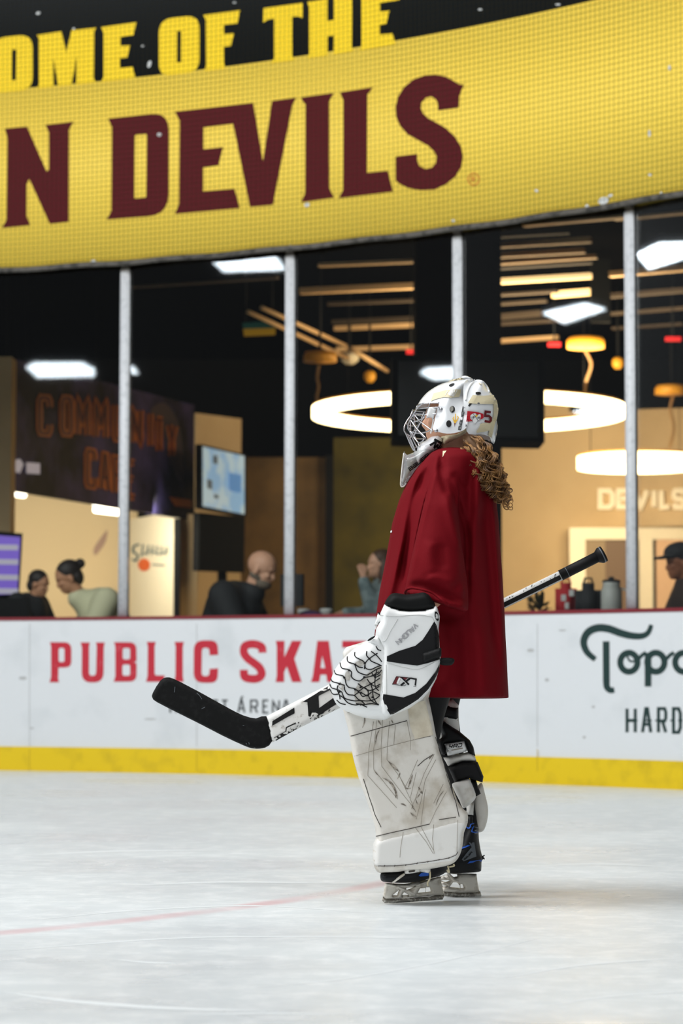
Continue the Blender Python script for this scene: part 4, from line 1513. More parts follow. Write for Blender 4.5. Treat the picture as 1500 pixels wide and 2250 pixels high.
def finger_set(J, B, wrist, palm_dir, side_dir, curl_dir, tag_, s=1.0):
    """palm plus five separate bent fingers hung on an existing wrist joint"""
    w_ = J[wrist][0]
    pd, sd, cdv = (Vector(v).normalized() for v in (palm_dir, side_dir, curl_dir))
    palm = w_ + pd * 0.05 * s
    J[tag_ + 'palm'] = (palm, 0.028 * s)
    B.append((wrist, tag_ + 'palm'))
    kn = w_ + pd * 0.092 * s
    for i, (off, L) in enumerate(((-0.030, 0.075), (-0.010, 0.085), (0.010, 0.080), (0.030, 0.062))):
        a = kn + sd * off * s
        b = a + (pd * 0.8 + cdv * 0.35).normalized() * L * 0.45 * s
        c = b + (pd * 0.45 + cdv * 0.75).normalized() * L * 0.33 * s
        d = c + (pd * 0.1 + cdv * 0.9).normalized() * L * 0.25 * s
        for k, p, r in (('a', a, 0.0105), ('b', b, 0.0092), ('c', c, 0.0085), ('d', d, 0.0070)):
            J[tag_ + str(i) + k] = (p, r * s)
        B += [(tag_ + 'palm', tag_ + str(i) + 'a'), (tag_ + str(i) + 'a', tag_ + str(i) + 'b'), (tag_ + str(i) + 'b', tag_ + str(i) + 'c'), (tag_ + str(i) + 'c', tag_ + str(i) + 'd')]
    a = w_ + pd * 0.035 * s - sd * 0.034 * s
    b = a + (pd * 0.5 - sd * 0.7 + cdv * 0.3).normalized() * 0.036 * s
    c = b + (pd * 0.8 - sd * 0.2 + cdv * 0.5).normalized() * 0.03 * s
    for k, p, r in (('ta', a, 0.014), ('tb', b, 0.0105), ('tc', c, 0.0085)):
        J[tag_ + k] = (p, r * s)
    B += [(tag_ + 'palm', tag_ + 'ta'), (tag_ + 'ta', tag_ + 'tb'), (tag_ + 'tb', tag_ + 'tc')]


def head_shapes(bm, c, fwd, s=1.0, tilt=0.0):
    """skull, jaw, nose, brow, lips, ears of a head looking along fwd"""
    f = Vector(fwd).normalized()
    z = Vector((0, 0, 1))
    if tilt:
        ax = f.cross(z).normalized()
        R_ = Matrix.Rotation(tilt, 3, ax)
        f, z = R_ @ f, R_ @ z
    l = z.cross(f).normalized()
    R3 = Matrix((f, l, z)).transposed()

    def e(x, y, zz, a, b, c_):
        add_ellipsoid(bm, Vector(c) + R3 @ (Vector((x, y, zz)) * s), (a * s, b * s, c_ * s), 18, R3)
    e(-0.005, 0, 0.025, 0.098, 0.075, 0.088)
    e(0.030, 0, -0.045, 0.062, 0.056, 0.072)
    e(0.060, 0, -0.088, 0.030, 0.028, 0.024)
    e(0.095, 0, -0.028, 0.018, 0.013, 0.022)
    e(0.088, 0, 0.000, 0.012, 0.010, 0.028)
    e(0.078, 0, 0.022, 0.018, 0.050, 0.012)
    e(0.086, 0, -0.062, 0.012, 0.024, 0.007)
    e(0.084, 0, -0.073, 0.012, 0.020, 0.007)
    for q in (-1, 1):
        e(0.066, q * 0.030, -0.025, 0.024, 0.022, 0.020)
        e(0.000, q * 0.076, -0.015, 0.020, 0.008, 0.032)
    return R3


J = {
    'pelvis': (P(985, 1440, YT), 0.10), 'spine': (P(985, 1270, YT), 0.10), 'chest': (P(990, 1110, YT), 0.115), 'neck': (P(1002, 1000, YT), 0.055), 'skull': (P(1003, 945, YT - 0.02), 0.052),
    'shL': (P(992, 1052, YT - 0.10), 0.045), 'elL': (P(978, 1290, YT - 0.175), 0.033), 'wrL': (P(912, 1350, YT - 0.265), 0.024),
    'shR': (P(992, 1052, YT + 0.12), 0.045), 'elR': (P(998, 1270, YT + 0.19), 0.033), 'wrR': (P(910, 1395, YT + 0.245), 0.027),
    'hpL': (P(955, 1470, YT - 0.09), 0.06), 'knL': (P(925, 1640, YT - 0.12), 0.036), 'anL': (P(938, 1868, YT - 0.14), 0.026), 'toL': (P(885, 1903, YT - 0.16), 0.022),
    'hpR': (P(980, 1470, YT + 0.09), 0.04), 'knR': (P(985, 1640, YT + 0.09), 0.027), 'anR': (P(1033, 1850, YT + 0.055), 0.022), 'toR': (P(992, 1898, YT + 0.035), 0.020)}
B = [('pelvis', 'spine'), ('spine', 'chest'), ('chest', 'neck'), ('neck', 'skull'), ('chest', 'shL'), ('shL', 'elL'), ('elL', 'wrL'), ('chest', 'shR'), ('shR', 'elR'), ('elR', 'wrR'),
     ('pelvis', 'hpL'), ('hpL', 'knL'), ('knL', 'anL'), ('anL', 'toL'), ('pelvis', 'hpR'), ('hpR', 'knR'), ('knR', 'anR'), ('anR', 'toR')]
finger_set(J, B, 'wrL', P(850, 1430, YT - 0.28) - P(915, 1350, YT - 0.28), (0, 0.25, 1), (-0.2, -0.6, -0.4), 'l')
finger_set(J, B, 'wrR', P(858, 1445, YT + 0.255) - P(910, 1395, YT + 0.245), (0.4, 0, 0.6), (-0.1, 0.9, -0.3), 'r')
bm = skin_bm(J, B, 2)
hc = P(990, 918, YT - 0.01)
head_shapes(bm, hc, (-1, 0.0, 0.03), 0.80)
bm = remeshed(bm, 0.005, 6)
mesh_obj('body', bm, M['skin'], goalie)

# ---- jersey: torso, both sleeves, welded into one cloth, then draped folds
bm = bmesh.new()


def ring(xl, xr, py, Y, half, n=36, p=2.4, tilt=0.0, lean=0.0):
    """superellipse cross-section between two pixel columns at height py"""
    A, Bq = P(xl, py, Y), P(xr, py, Y)
    cx, rx = (A.x + Bq.x) / 2, (Bq.x - A.x) / 2
    out = []
    for j in range(n):
        t = 2 * PI * j / n
        c, s = math.cos(t), math.sin(t)
        x = math.copysign(abs(c) ** (2 / p), c) * rx
        y = math.copysign(abs(s) ** (2 / p), s) * half
        out.append(Vector((cx + x, Y + y, A.z + tilt * y + lean * x)))
    return out


prof = [(986, 975, 1004, 0.05), (990, 958, 1026, 0.105), (998, 943, 1044, 0.16), (1012, 930, 1056, 0.19), (1035, 910, 1067, 0.200), (1065, 891, 1079, 0.203), (1100, 876, 1089, 0.203), (1150, 861, 1095, 0.20),
        (1200, 852, 1098, 0.197), (1250, 843, 1102, 0.195), (1300, 833, 1105, 0.193), (1350, 826, 1108, 0.192), (1400, 822, 1110, 0.192), (1450, 821, 1113, 0.193), (1500, 823, 1115, 0.195), (1534, 826, 1117, 0.197)]
add_loft(bm, [ring(a, b, y, YT, h, tilt=-0.02 if y > 1450 else 0) for y, a, b, h in prof])
fb = [((956, 1008), (1030, 1002), 0.05, 0.045), ((946, 1048), (1012, 1058), 0.005, 0.06), ((930, 1110), (1005, 1122), -0.025, 0.075), ((914, 1178), (1011, 1185), -0.038, 0.082), ((901, 1236), (1022, 1245), -0.045, 0.086),
      ((893, 1276), (1028, 1298), -0.05, 0.088), ((887, 1304), (1029, 1346), -0.052, 0.086)]
rings = []
for f_, b_, dy, half in fb:
    Y = YT - 0.175 + dy
    A, Bq = P(f_[0], f_[1], Y), P(b_[0], b_[1], Y)
    c, u = (A + Bq) / 2, (Bq - A) / 2
    rr_ = []
    for j in range(32):
        t = 2 * PI * j / 32
        cc, ss = math.cos(t), math.sin(t)
        rr_.append(c + u * math.copysign(abs(cc) ** 0.85, cc) + Vector((0, 1, 0)) * math.copysign(abs(ss) ** 0.85, ss) * half)
    rings.append(rr_)
add_loft(bm, rings)
rings = []
for (x, y), dy, r in (((990, 1045), 0.16, 0.07), ((992, 1150), 0.19, 0.085), ((995, 1270), 0.20, 0.09), ((955, 1370), 0.215, 0.085), ((915, 1410), 0.225, 0.07)):
    c = P(x, y, YT + dy)
    rings.append([c + Vector((math.cos(2 * PI * j / 24) * r, math.sin(2 * PI * j / 24) * r * 0.7, math.sin(2 * PI * j / 24) * r * 0.3)) for j in range(24)])
add_loft(bm, rings)
bm = remeshed(bm, 0.0065, 5, 0.5)
g5 = zoomed(800, 960, 0.266667)
folds = [  # zoom points, width px, height m (towards the viewer)
    ([(455, 250), (380, 560), (320, 860), (215, 1260), (180, 1420)], 11, 0.012), ([(520, 250), (400, 520), (352, 860), (300, 1200)], 12, -0.020), ([(350, 420), (250, 760), (150, 1250)], 12, -0.007),
    ([(600, 150), (520, 460), (430, 800), (370, 1150)], 13, 0.010), ([(640, 120), (640, 300), (690, 480)], 9, -0.010), ([(560, 160), (470, 470)], 8, -0.008),
    ([(690, 330), (790, 600), (850, 840), (855, 1100), (850, 1430)], 9, -0.016), ([(660, 460), (740, 740), (800, 920)], 12, 0.008), ([(720, 300), (860, 420)], 10, -0.006),
    ([(880, 190), (870, 520), (865, 900), (835, 1150)], 15, -0.014), ([(940, 190), (925, 560), (885, 930), (860, 1230)], 13, 0.010), ([(990, 260), (1010, 700), (1060, 1300), (1090, 1900)], 15, -0.012),
    ([(960, 560), (1000, 1100), (1000, 1700)], 30, -0.010), ([(1060, 480), (1085, 860), (1120, 1300), (1170, 2050)], 9, 0.006),
    ([(700, 1500), (720, 1800), (700, 2100)], 28, 0.010), ([(820, 1500), (840, 1900), (850, 2150)], 26, -0.009), ([(930, 1400), (960, 1800), (980, 2150)], 25, 0.008),
    ([(560, 1130), (520, 1000), (560, 860)], 22, 0.006), ([(620, 880), (640, 1090)], 14, -0.006), ([(840, 1340), (680, 1300), (560, 1250), (460, 1225), (340, 1235)], 10, -0.010), ([(850, 1400), (700, 1390), (600, 1320)], 12, 0.008),
    ([(700, 1250), (800, 1200), (845, 1100)], 14, -0.006), ([(520, 1180), (600, 1160), (760, 1230)], 11, 0.007)]
vco = np.array([v.co[:] for v in bm.verts])
bm.normal_update()
vno = np.array([v.normal[:] for v in bm.verts])
px = np.array([project(c) for c in vco])
disp = np.zeros(len(vco))
for pts, wpx, amp in folds:
    q = crv(g5(pts), 5, False)
    d = np.full(len(vco), 1e9)
    tt = np.zeros(len(vco))
    for i, (a, b) in enumerate(zip(q, q[1:])):
        vx, vy = b[0] - a[0], b[1] - a[1]
        t = np.clip(((px[:, 0] - a[0]) * vx + (px[:, 1] - a[1]) * vy) / (vx * vx + vy * vy), 0, 1)
        dd = np.hypot(px[:, 0] - a[0] - t * vx, px[:, 1] - a[1] - t * vy)
        m_ = dd < d
        d[m_] = dd[m_]
        tt[m_] = (i + t[m_]) / (len(q) - 1)
    taper = np.minimum(1, np.minimum(tt, 1 - tt) * 5 + 0.15)
    disp += 1.9 * amp * np.exp(-(d / (0.85 * wpx)) ** 2) * taper
near = np.clip(-vno[:, 1] * 2.0, 0, 1)
for v, dv, nr in zip(bm.verts, disp, near):
    v.co.y -= dv * nr
bmesh.ops.smooth_vert(bm, verts=bm.verts, factor=0.5, use_axis_x=True, use_axis_y=True, use_axis_z=True)
jersey = mesh_obj('jersey', bm, M['jersey'], goalie)
SJ = Skin([jersey])
# rolled sleeve hem and small chest print at the front edge
bm = bmesh.new()
SJ.line(bm, crv([(888, 1306), (893, 1296), (905, 1292), (928, 1296), (950, 1303), (968, 1316), (985, 1330)], 4, False), 0.0045, off=0.0)
mesh_obj('sleeve_hem', bm, M['jersey'], jersey)
fl = Flat().stroke(crv([(861, 1166), (857, 1176), (855, 1187), (851, 1200)], 4, False), 3, step=3)
fl.build('chest_print', SJ.at(0.0015), M['white'], jersey, label='sliver of white chest print')
fl = Flat().poly([(973, 992), (981, 991), (973, 1005)])
fl.build('collar_tip', SJ.at(0.002), M['beige'], jersey)

# ---- near leg: socks, skate, big white pad
YN = 7.23


def leg_tube(name, pts, mat_, parent):
    bm = bmesh.new()
    add_tube(bm, [p for p, _ in pts], [r for _, r in pts], 20)
    return mesh_obj(name, bm, mat_, parent)


def skate(label, boot, extra, holder, holes, blade, Y, half, slope):
    root = puff('skate', crv(boot, 3), Y, half, 22, M['boot'], goalie, step=5, slope=slope, label=label)
    puff('blade_holder', holder, Y, 0.017, 5, M['holder'], root, step=4, holes=holes, slope=slope)
    puff('blade', blade, Y, 0.006, 3, M['steel'], root, step=4, slope=slope)
    return root


lsk = skate('near left skate, half hidden under the pad', g4([(272, 770), (270, 830), (300, 858), (400, 868), (600, 868), (700, 850), (800, 822), (900, 795), (975, 745), (985, 690), (975, 560), (1010, 380), (990, 300), (850, 280), (760, 400), (700, 600), (520, 720), (330, 745)]), None,
            g4([(318, 868), (420, 876), (520, 880), (640, 862), (760, 835), (900, 800), (915, 860), (942, 990), (930, 1000), (820, 1008), (560, 1028), (320, 1040), (296, 1012), (305, 950)]),
            [g4([(465, 945), (400, 1000), (445, 1003)]), g4([(520, 970), (500, 998), (565, 996)]), g4([(545, 925), (540, 945), (590, 948), (640, 905)]), g4([(690, 930), (665, 975), (745, 968), (748, 925)]), g4([(752, 918), (750, 968), (803, 962), (790, 915)])],
            g4([(296, 1014), (330, 1040), (560, 1030), (820, 1010), (942, 990), (945, 1015), (930, 1048), (700, 1066), (400, 1088), (312, 1086), (286, 1058)]), YN, 0.045, (0.0008, 0))
SL = Skin([lsk])
fl = Flat().poly(g4([(670, 790), (700, 762), (780, 758), (775, 790), (690, 800)]))
fl.build('accent', SL.at(0.002), M['blue'], lsk, label='blue flash on the skate')
fl = Flat()
for x, y in ((445, 878), (530, 882), (600, 884), (812, 806), (880, 800)):
    fl.poly([(780 + 0.2067 * (x + 9 * math.cos(t)), 1760 + 0.2067 * (y + 6 * math.sin(t))) for t in np.linspace(0, 2 * PI, 10, endpoint=False)])
fl.build('rivet', SL.at(0.002), M['ink'], lsk)
for pts in ([(320, 885), (430, 905), (560, 962), (640, 998)], [(560, 955), (700, 905), (900, 815)], [(395, 866), (520, 778)], [(430, 905), (640, 905), (800, 850), (895, 825)]):
    bm = bmesh.new()
    Skin([c for c in lsk.children if c.name.startswith('blade_holder')] + [lsk]).line(bm, g4(pts), 0.004, off=0.0)
    mesh_obj('holder_rib', bm, M['holder'], lsk)

pad_o = [(757, 1500), (752, 1540), (754, 1562), (762, 1592), (768, 1620), (775, 1662), (787, 1707), (803, 1753), (819, 1800), (826, 1836), (821, 1855), (819, 1872), (820, 1895), (825, 1911), (836, 1919), (863, 1917), (890, 1914), (925, 1912), (952, 1908),
         (978, 1903), (995, 1897), (1006, 1886), (1013, 1870), (1017, 1850), (1019, 1830), (1027, 1808), (1027, 1786), (1018, 1778), (1006, 1762), (994, 1740), (987, 1716), (980, 1694), (971, 1666), (960, 1628), (951, 1580), (941, 1534), (932, 1500)]
pad = puff('leg_pad', crv(pad_o, 2), 7.165, 0.052, 14, M['pad'], goalie, step=6, label='scuffed white left leg pad', power=2.6)
SP = Skin([pad])
puff('boot_flap', crv(g4([(226, 388), (500, 315), (820, 238), (1050, 176), (1110, 180), (1192, 202), (1146, 350), (1136, 480), (1100, 590), (1035, 650), (960, 668), (775, 690), (540, 712), (300, 722), (214, 700), (190, 640), (191, 520)]), 2), 7.165, 0.0545, 14, M['pad_boot'], pad, step=5, power=2.6)
SPB = Skin([pad, pad.children[0]])
fl = Flat().poly(g3([(665, 130), (828, 80), (905, 405), (880, 414), (735, 447), (690, 330)]), step=2.5)
fl.build('side_panel', SP.at(0.002), M['pad_edge'], pad)
for nm, mt, r, lines in (
        ('main_seam', M['seam'], 0.0011, [g3([(115, 422), (340, 360), (660, 272)]), g3([(735, 447), (880, 416)]), g3([(370, 1360), (520, 1325), (680, 1290), (870, 1246)]), g3([(960, 1205), (1120, 1180)]), g3([(905, 590), (820, 645), (760, 700)]),
                                        g3([(925, 430), (950, 500), (970, 580), (1000, 650), (1015, 720), (1045, 830), (1085, 950), (1120, 1050), (1150, 1175)]), g3([(700, 182), (768, 184)]), g3([(250, 820), (300, 980), (360, 1160), (415, 1275)])]),
        ('panel_stitching', M['seam_soft'], 0.0006, [g3([(345, 280), (300, 545), (290, 790), (560, 1090)]), g3([(375, 270), (345, 540), (345, 730), (570, 1010)]), g3([(430, 262), (415, 520), (420, 700), (600, 940), (720, 1090)]), g3([(495, 275), (475, 500), (470, 640), (590, 800), (660, 920)]),
                                                  g3([(550, 310), (535, 495)]), g3([(150, 610), (480, 515), (730, 450)]), g3([(660, 280), (690, 440), (690, 550)]), g3([(915, 590), (820, 770), (740, 1000), (700, 1100)]), g3([(930, 640), (830, 830), (790, 1030), (745, 1200)]),
                                                  g3([(760, 640), (690, 800), (640, 900)]), g3([(745, 760), (690, 1000)]), g3([(1000, 870), (910, 1050)]), g3([(1030, 940), (930, 1120), (870, 1250)]), g3([(590, 800), (690, 1010), (740, 1130)]), g3([(830, 920), (790, 1250)]), g3([(100, 200), (340, 160)]),
                                                  g4([(640, 285), (760, 440), (830, 560)]), g4([(700, 275), (830, 520)]), g4([(510, 330), (485, 480), (475, 600)]), g4([(835, 250), (820, 400), (840, 560)]), g4([(1090, 200), (1080, 540)])]),
        ('edge_stitching', M['seam'], 0.0010, [g4([(225, 690), (420, 688), (540, 680), (660, 662), (775, 645), (895, 625), (1000, 605), (1070, 575), (1092, 540)])] + [g4([(x, y - 8), (x - 4, y + 8)]) for x, y in ((312, 690), (422, 688), (540, 681), (660, 662), (775, 645), (893, 624), (998, 604))])):
    bm = bmesh.new()
    for ln_ in lines:
        SPB.line(bm, ln_, r, off=0.0006 if r < 0.0012 else 0.0)
    mesh_obj(nm, bm, mt, pad)
for q, w_ in (([(478, 652), (520, 688), (556, 726), (588, 756)], 4.2), ([(428, 808), (500, 850), (545, 920), (572, 1000)], 4.6), ([(765, 893), (788, 936), (806, 962)], 4.5), ([(600, 1055), (625, 1060), (655, 1077)], 2.6), ([(690, 1135), (716, 1160), (746, 1178)], 3.0),
              ([(712, 778), (694, 835), (670, 903)], 3.6), ([(345, 740), (372, 768), (402, 802)], 1.8), ([(740, 1010), (755, 1050), (777, 1076)], 2.2), ([(402, 352), (372, 420), (362, 505)], 2.4), ([(705, 1065), (715, 1090), (732, 1112)], 2.2), ([(388, 268), (402, 292), (418, 316)], 3.0), ([(512, 264), (520, 280), (528, 296)], 2.2),
              ([(908, 588), (882, 612), (868, 636)], 3.0), ([(594, 760), (586, 790), (566, 824)], 2.2), ([(785, 958), (764, 984), (742, 1004)], 2.2), ([(1005, 930), (962, 990), (930, 1072)], 1.6), ([(640, 905), (668, 912), (698, 908)], 2.0), ([(250, 205), (262, 270), (240, 340)], 2.4), ([(545, 940), (556, 968), (552, 1004)], 2.4)):
    q = g3(crv(q, 4, False))
    Flat().stroke(q, [0.4 + w_ * math.sin(PI * i / (len(q) - 1)) for i in range(len(q))], step=3).build('scuff_mark', SP.at(0.0012), M['smudge'], pad)
# toe bridge under the boot flap
tb = puff('toe_bridge', g4([(520, 690), (800, 690), (800, 772), (700, 752), (520, 785)]), 7.172, 0.04, 4, M['white_soft'], pad, step=5)
fl = Flat().poly(g4([(565, 750), (575, 740), (630, 732), (640, 742), (630, 752), (575, 760)])).poly([(780 + 0.2067 * (690 + 10 * math.cos(t)), 1760 + 0.2067 * (738 + 8 * math.sin(t))) for t in np.linspace(0, 2 * PI, 10, endpoint=False)])
fl.build('lace_hole', Skin([tb]).at(0.001), M['seam'], tb)
bm = bmesh.new()
for pts in ([(985, 690), (1000, 760), (975, 730)], [(1000, 700), (1050, 690), (1045, 670)], [(795, 750), (795, 820), (770, 870), (775, 905)]):
    add_tube(bm, [P(x, y, 7.16) for x, y in crv(g4(pts), 4, False)], 0.0025, 6)
mesh_obj('toe_lace', bm, M['beige'], pad)
# side wing seen past the right edge of the pad
puff('calf_wing', crv(g3([(1085, 900), (1110, 960), (1150, 1060), (1190, 1130), (1225, 1180), (1228, 1230), (1190, 1330), (1160, 1400), (1150, 1250), (1120, 1080)]), 3), 7.24, 0.04, 10, M['pad_edge'], pad, step=5)

# ---- far leg behind: trousers, straps, calf wings, skate
YF = 7.44
bm = bmesh.new()
add_tube(bm, [P(982, 1440, YF + 0.03), P(977, 1560, YF + 0.03), P(985, 1640, YF + 0.03), P(1012, 1740, YF + 0.015), P(1032, 1840, YF)], [0.075, 0.04, 0.042, 0.036, 0.03], 20)
add_tube(bm, [P(955, 1440, YN + 0.03), P(935, 1560, YN + 0.03), P(920, 1660, YN + 0.02), P(930, 1760, YN + 0.01), P(935, 1850, YN)], [0.085, 0.06, 0.05, 0.042, 0.034], 20)
bm2 = bm
mesh_obj('legwear', remeshed(bm2, 0.008, 3), M['rubber'], goalie, label='black breeches and socks')


def gear(name, pts, Y, half, R_, m_, parent, sm=0, label=None, step=5):
    q = g3(pts)
    return puff(name, crv(q, sm) if sm else q, Y, half, R_, m_, parent, step=step, label=label)


fpad = gear('leg_pad', [(1270, 960), (1330, 880), (1365, 860), (1390, 950), (1420, 1080), (1418, 1190), (1385, 1300), (1330, 1325), (1290, 1300), (1275, 1150)], 7.47, 0.03, 14, M['pad'], goalie, 3, 'inner side of the far right leg pad')
fpm = gear('inner_face', [(870, 540), (1000, 560), (1270, 900), (1330, 1000), (1310, 1300), (1180, 1380), (1050, 1300), (900, 900)], 7.56, 0.045, 14, M['pad_edge'], fpad, 3)
gear('knee_wing', [(925, 95), (955, 110), (975, 220), (960, 310), (990, 405), (975, 440), (935, 430), (910, 300), (930, 200)], 7.30, 0.02, 6, M['white_soft'], fpad, 2)
gear('thigh_guard', [(985, 70), (1090, 70), (1145, 125), (1150, 390), (1145, 600), (1040, 600), (975, 300)], 7.40, 0.045, 14, M['white_soft'], fpad)
gear('knee_strap', [(930, 95), (985, 85), (1000, 110), (1142, 150), (1140, 272), (985, 245), (960, 170)], 7.375, 0.042, 8, M['rubber'], fpad, 0)
gear('knee_strap', [(960, 245), (1040, 300), (1150, 370), (1250, 455), (1285, 520), (1303, 605), (1240, 590), (1215, 520), (1195, 470), (1015, 490), (1040, 600), (985, 590), (945, 480), (960, 430), (995, 405), (970, 350)], 7.36, 0.042, 8, M['rubber'], fpad, 0)
lb = gear('strap_label', [(1012, 492), (1198, 462), (1228, 560), (1050, 602)], 7.33, 0.02, 4, M['white'], fpad)
gear('calf_guard', [(1000, 620), (1080, 605), (1235, 565), (1265, 560), (1300, 610), (1315, 660), (1180, 660), (1045, 700)], 7.37, 0.04, 8, M['white_soft'], fpad, 0)
gear('calf_strap', [(1045, 712), (1180, 655), (1300, 652), (1325, 662), (1380, 800), (1370, 855), (1300, 832), (1240, 812), (1105, 852)], 7.36, 0.045, 7, M['rubber'], fpad, 0)
gear('calf_guard', [(1105, 855), (1240, 820), (1262, 850), (1305, 960), (1295, 1020), (1215, 1088), (1180, 1090), (1150, 1020), (1085, 890)], 7.33, 0.035, 10, M['white_soft'], fpad, 2)
gear('ankle_strap', [(1250, 815), (1310, 832), (1330, 900), (1355, 960), (1310, 985), (1275, 900)], 7.38, 0.02, 4, M['rubber'], fpad, 0)
gear('shin_sleeve', [(1210, 1050), (1290, 1030), (1285, 1165), (1210, 1160)], 7.43, 0.04, 8, M['white_soft'], fpad)
sl_ = Skin([lb])
fl = Flat()
t0 = g3([(1052, 530), (1082, 505)])
fl.text('RRD', g3([(1052, 532)])[0], (7.5, -1.0), (2.0, -6.5), 1.7, tracking=1.35, )
fl.build('lettering', sl_.at(0.001), M['ink'], lb)
fl = Flat()
fl.stroke(g3([(1048, 556), (1185, 530)]), 2.4)
fl.build('lettering', sl_.at(0.001), M['seam_soft'], lb)
rsk = skate('far right skate with blue trim', g4([(1195, 155), (1250, 150), (1262, 235), (1305, 262), (1312, 340), (1318, 430), (1345, 570), (1372, 605), (1345, 640), (1340, 720), (1320, 752), (1180, 765), (1000, 768), (930, 740), (940, 640), (1000, 560), (1100, 480), (1150, 360), (1180, 280)]), None,
            g4([(905, 800), (1000, 770), (1180, 768), (1290, 772), (1300, 860), (1316, 950), (1330, 975), (1100, 975), (930, 965), (915, 880)]),
            [g4([(935, 795), (960, 788), (965, 806)]), g4([(1010, 775), (1080, 778), (1085, 800), (1045, 808)]), g4([(910, 842), (1010, 840), (960, 862)]), g4([(1040, 865), (1005, 912), (1115, 925), (1110, 895), (1080, 865)]), g4([(1118, 885), (1120, 925), (1152, 925), (1140, 885)]), g4([(925, 885), (975, 905), (930, 912)])],
            g4([(930, 962), (1100, 975), (1316, 972), (1326, 950), (1342, 1002), (1330, 1024), (1200, 1030), (940, 1012)]), 7.42, 0.045, (0.0006, 0))
SR = Skin([rsk])
fl = Flat()
fl.stroke(crv(g4([(1190, 275), (1210, 290), (1225, 275), (1230, 250), (1250, 240), (1285, 238), (1300, 262), (1305, 290)]), 3, False), 2.2, step=3)
fl.stroke(crv(g4([(1255, 270), (1245, 300), (1243, 330), (1300, 330)]), 3, False), 2.0, step=3)
fl.poly(g4([(1125, 500), (1200, 468), (1222, 470), (1205, 482), (1125, 518)]))
fl.poly(g4([(1190, 665), (1215, 640), (1340, 622), (1335, 645), (1240, 655)]))
fl.build('accent', SR.at(0.002), M['blue'], rsk, label='blue trim lines')
fl = Flat().poly(g4([(1205, 440), (1262, 440), (1285, 590), (1150, 640), (1130, 620), (1235, 490)]))
fl.build('accent', SR.at(0.0015), M['grey'], rsk, label='grey side panel')
fl = Flat().text('BaueR'.replace('R', 'R'), g4([(1160, 625)])[0], (2.7, -2.6), (-1.5, -2.0), 0.9, tracking=1.3)
fl.build('lettering', SR.at(0.003), M['ink'], rsk)
fl = Flat()
for y in (282, 314, 346):
    fl.stroke(g4([(1262, y), (1296, y)]), 1.6)
fl.build('lettering', SR.at(0.003), M['grey'], rsk)
bm = bmesh.new()
add_tube(bm, [P(x, y, 7.38) for x, y in g4([(960, 725), (1000, 780), (1050, 845), (1100, 860)])], 0.004, 6)
mesh_obj('holder_rib', bm, M['holder'], rsk)
bm = bmesh.new()
for a in ([(1345, 600), (1362, 585), (1375, 575)], [(1350, 610), (1370, 608), (1372, 620)]):
    add_tube(bm, [P(x, y, 7.41) for x, y in g4(a)], 0.002, 5)
mesh_obj('heel_tab', bm, M['boot'], rsk)

# ---- catching glove
glove = puff('catching_glove', crv(g2([(600, 620), (520, 640), (440, 690), (300, 770), (225, 830), (145, 915), (80, 1000), (35, 1110), (20, 1200), (50, 1290), (80, 1365), (130, 1420), (220, 1470), (380, 1530), (560, 1556), (660, 1545), (760, 1400), (760, 900)]), 2), 7.10, 0.062, 26,
             M['white'], goalie, step=5, label='white catching glove with black laced webbing')
gb = puff('cuff_shell', fillet(g2([(575, 390), (620, 290), (760, 340), (900, 357), (1060, 347), (1150, 322), (1195, 300, 6), (1230, 420), (1218, 560), (1228, 760), (1240, 900), (1222, 1000), (1190, 1110), (1120, 1240), (1040, 1330), (900, 1430), (720, 1505, 4), (640, 1540, 4), (580, 1500), (560, 1400), (565, 1250),
                                   (580, 1050), (592, 900), (588, 760), (560, 700), (520, 640, 6), (530, 560), (575, 480)])), 7.075, 0.052, 12, M['white'], glove, step=5)
puff('wrist_liner', crv(g2([(622, 300), (640, 240), (700, 172), (780, 168), (860, 182), (960, 170), (1060, 156), (1130, 200), (1180, 295), (1150, 350), (1000, 380), (800, 375), (660, 330)]), 3), 7.085, 0.05, 14, M['black'], glove, step=5, label='black wrist liner')
SG = Skin([gb])
fl = Flat()
fl.poly(g2([(1168, 478), (1192, 522), (1218, 640), (1220, 760), (1225, 895), (1100, 935), (980, 962), (850, 946), (648, 916), (650, 860), (780, 802), (960, 745), (1040, 680), (1100, 590)]), step=2.2)
fl.poly(g2([(612, 1275), (700, 1290), (830, 1312), (960, 1262), (1080, 1162), (1180, 1032), (1224, 945), (1218, 1010), (1170, 1112), (1100, 1220), (990, 1330), (880, 1400), (720, 1490), (682, 1498), (640, 1430), (605, 1330)]), step=2.2)
fl.build('black_panel', SG.at(0.0012), M['ink'], gb, label='black panels of the cuff')
fl = Flat()
fl.text('VAUGHN', g2([(962, 500)])[0], (-5.7, 5.3), (6.2, 6.7), 2.6, tracking=1.30)
fl.build('lettering', SG.at(0.0015), M['ink_purple'], gb)
fl = Flat()
fl.text('VAUGHN', g2([(962, 500)])[0], (-5.7, 5.3), (6.2, 6.7), 1.0, tracking=1.30)
fl.build('lettering', SG.at(0.0022), M['white'], gb)
fl = Flat().poly(g2([(755, 1083), (885, 1092), (840, 1130), (800, 1100), (770, 1165), (708, 1166)]))
fl.build('emblem', SG.at(0.0014), M['ink_maroon'], gb)
fl = Flat()
fl.stroke(g2([(752, 1082), (970, 1105), (965, 1190), (938, 1190)]), 1.1)
fl.stroke(g2([(752, 1082), (708, 1168), (840, 1185), (870, 1165)]), 1.1)
fl.stroke(g2([(805, 1095), (890, 1172)]), 4.2).stroke(g2([(905, 1100), (800, 1180)]), 4.2)
fl.stroke(g2([(905, 1100), (968, 1112), (960, 1180)]), 3.4)
fl.build('emblem', SG.at(0.0022), M['ink'], gb, label='LX emblem outline')
fl = Flat().stroke(g2([(790, 1095), (762, 1160)]), 4.0).stroke(g2([(800, 1100), (870, 1170)]), 1.2)
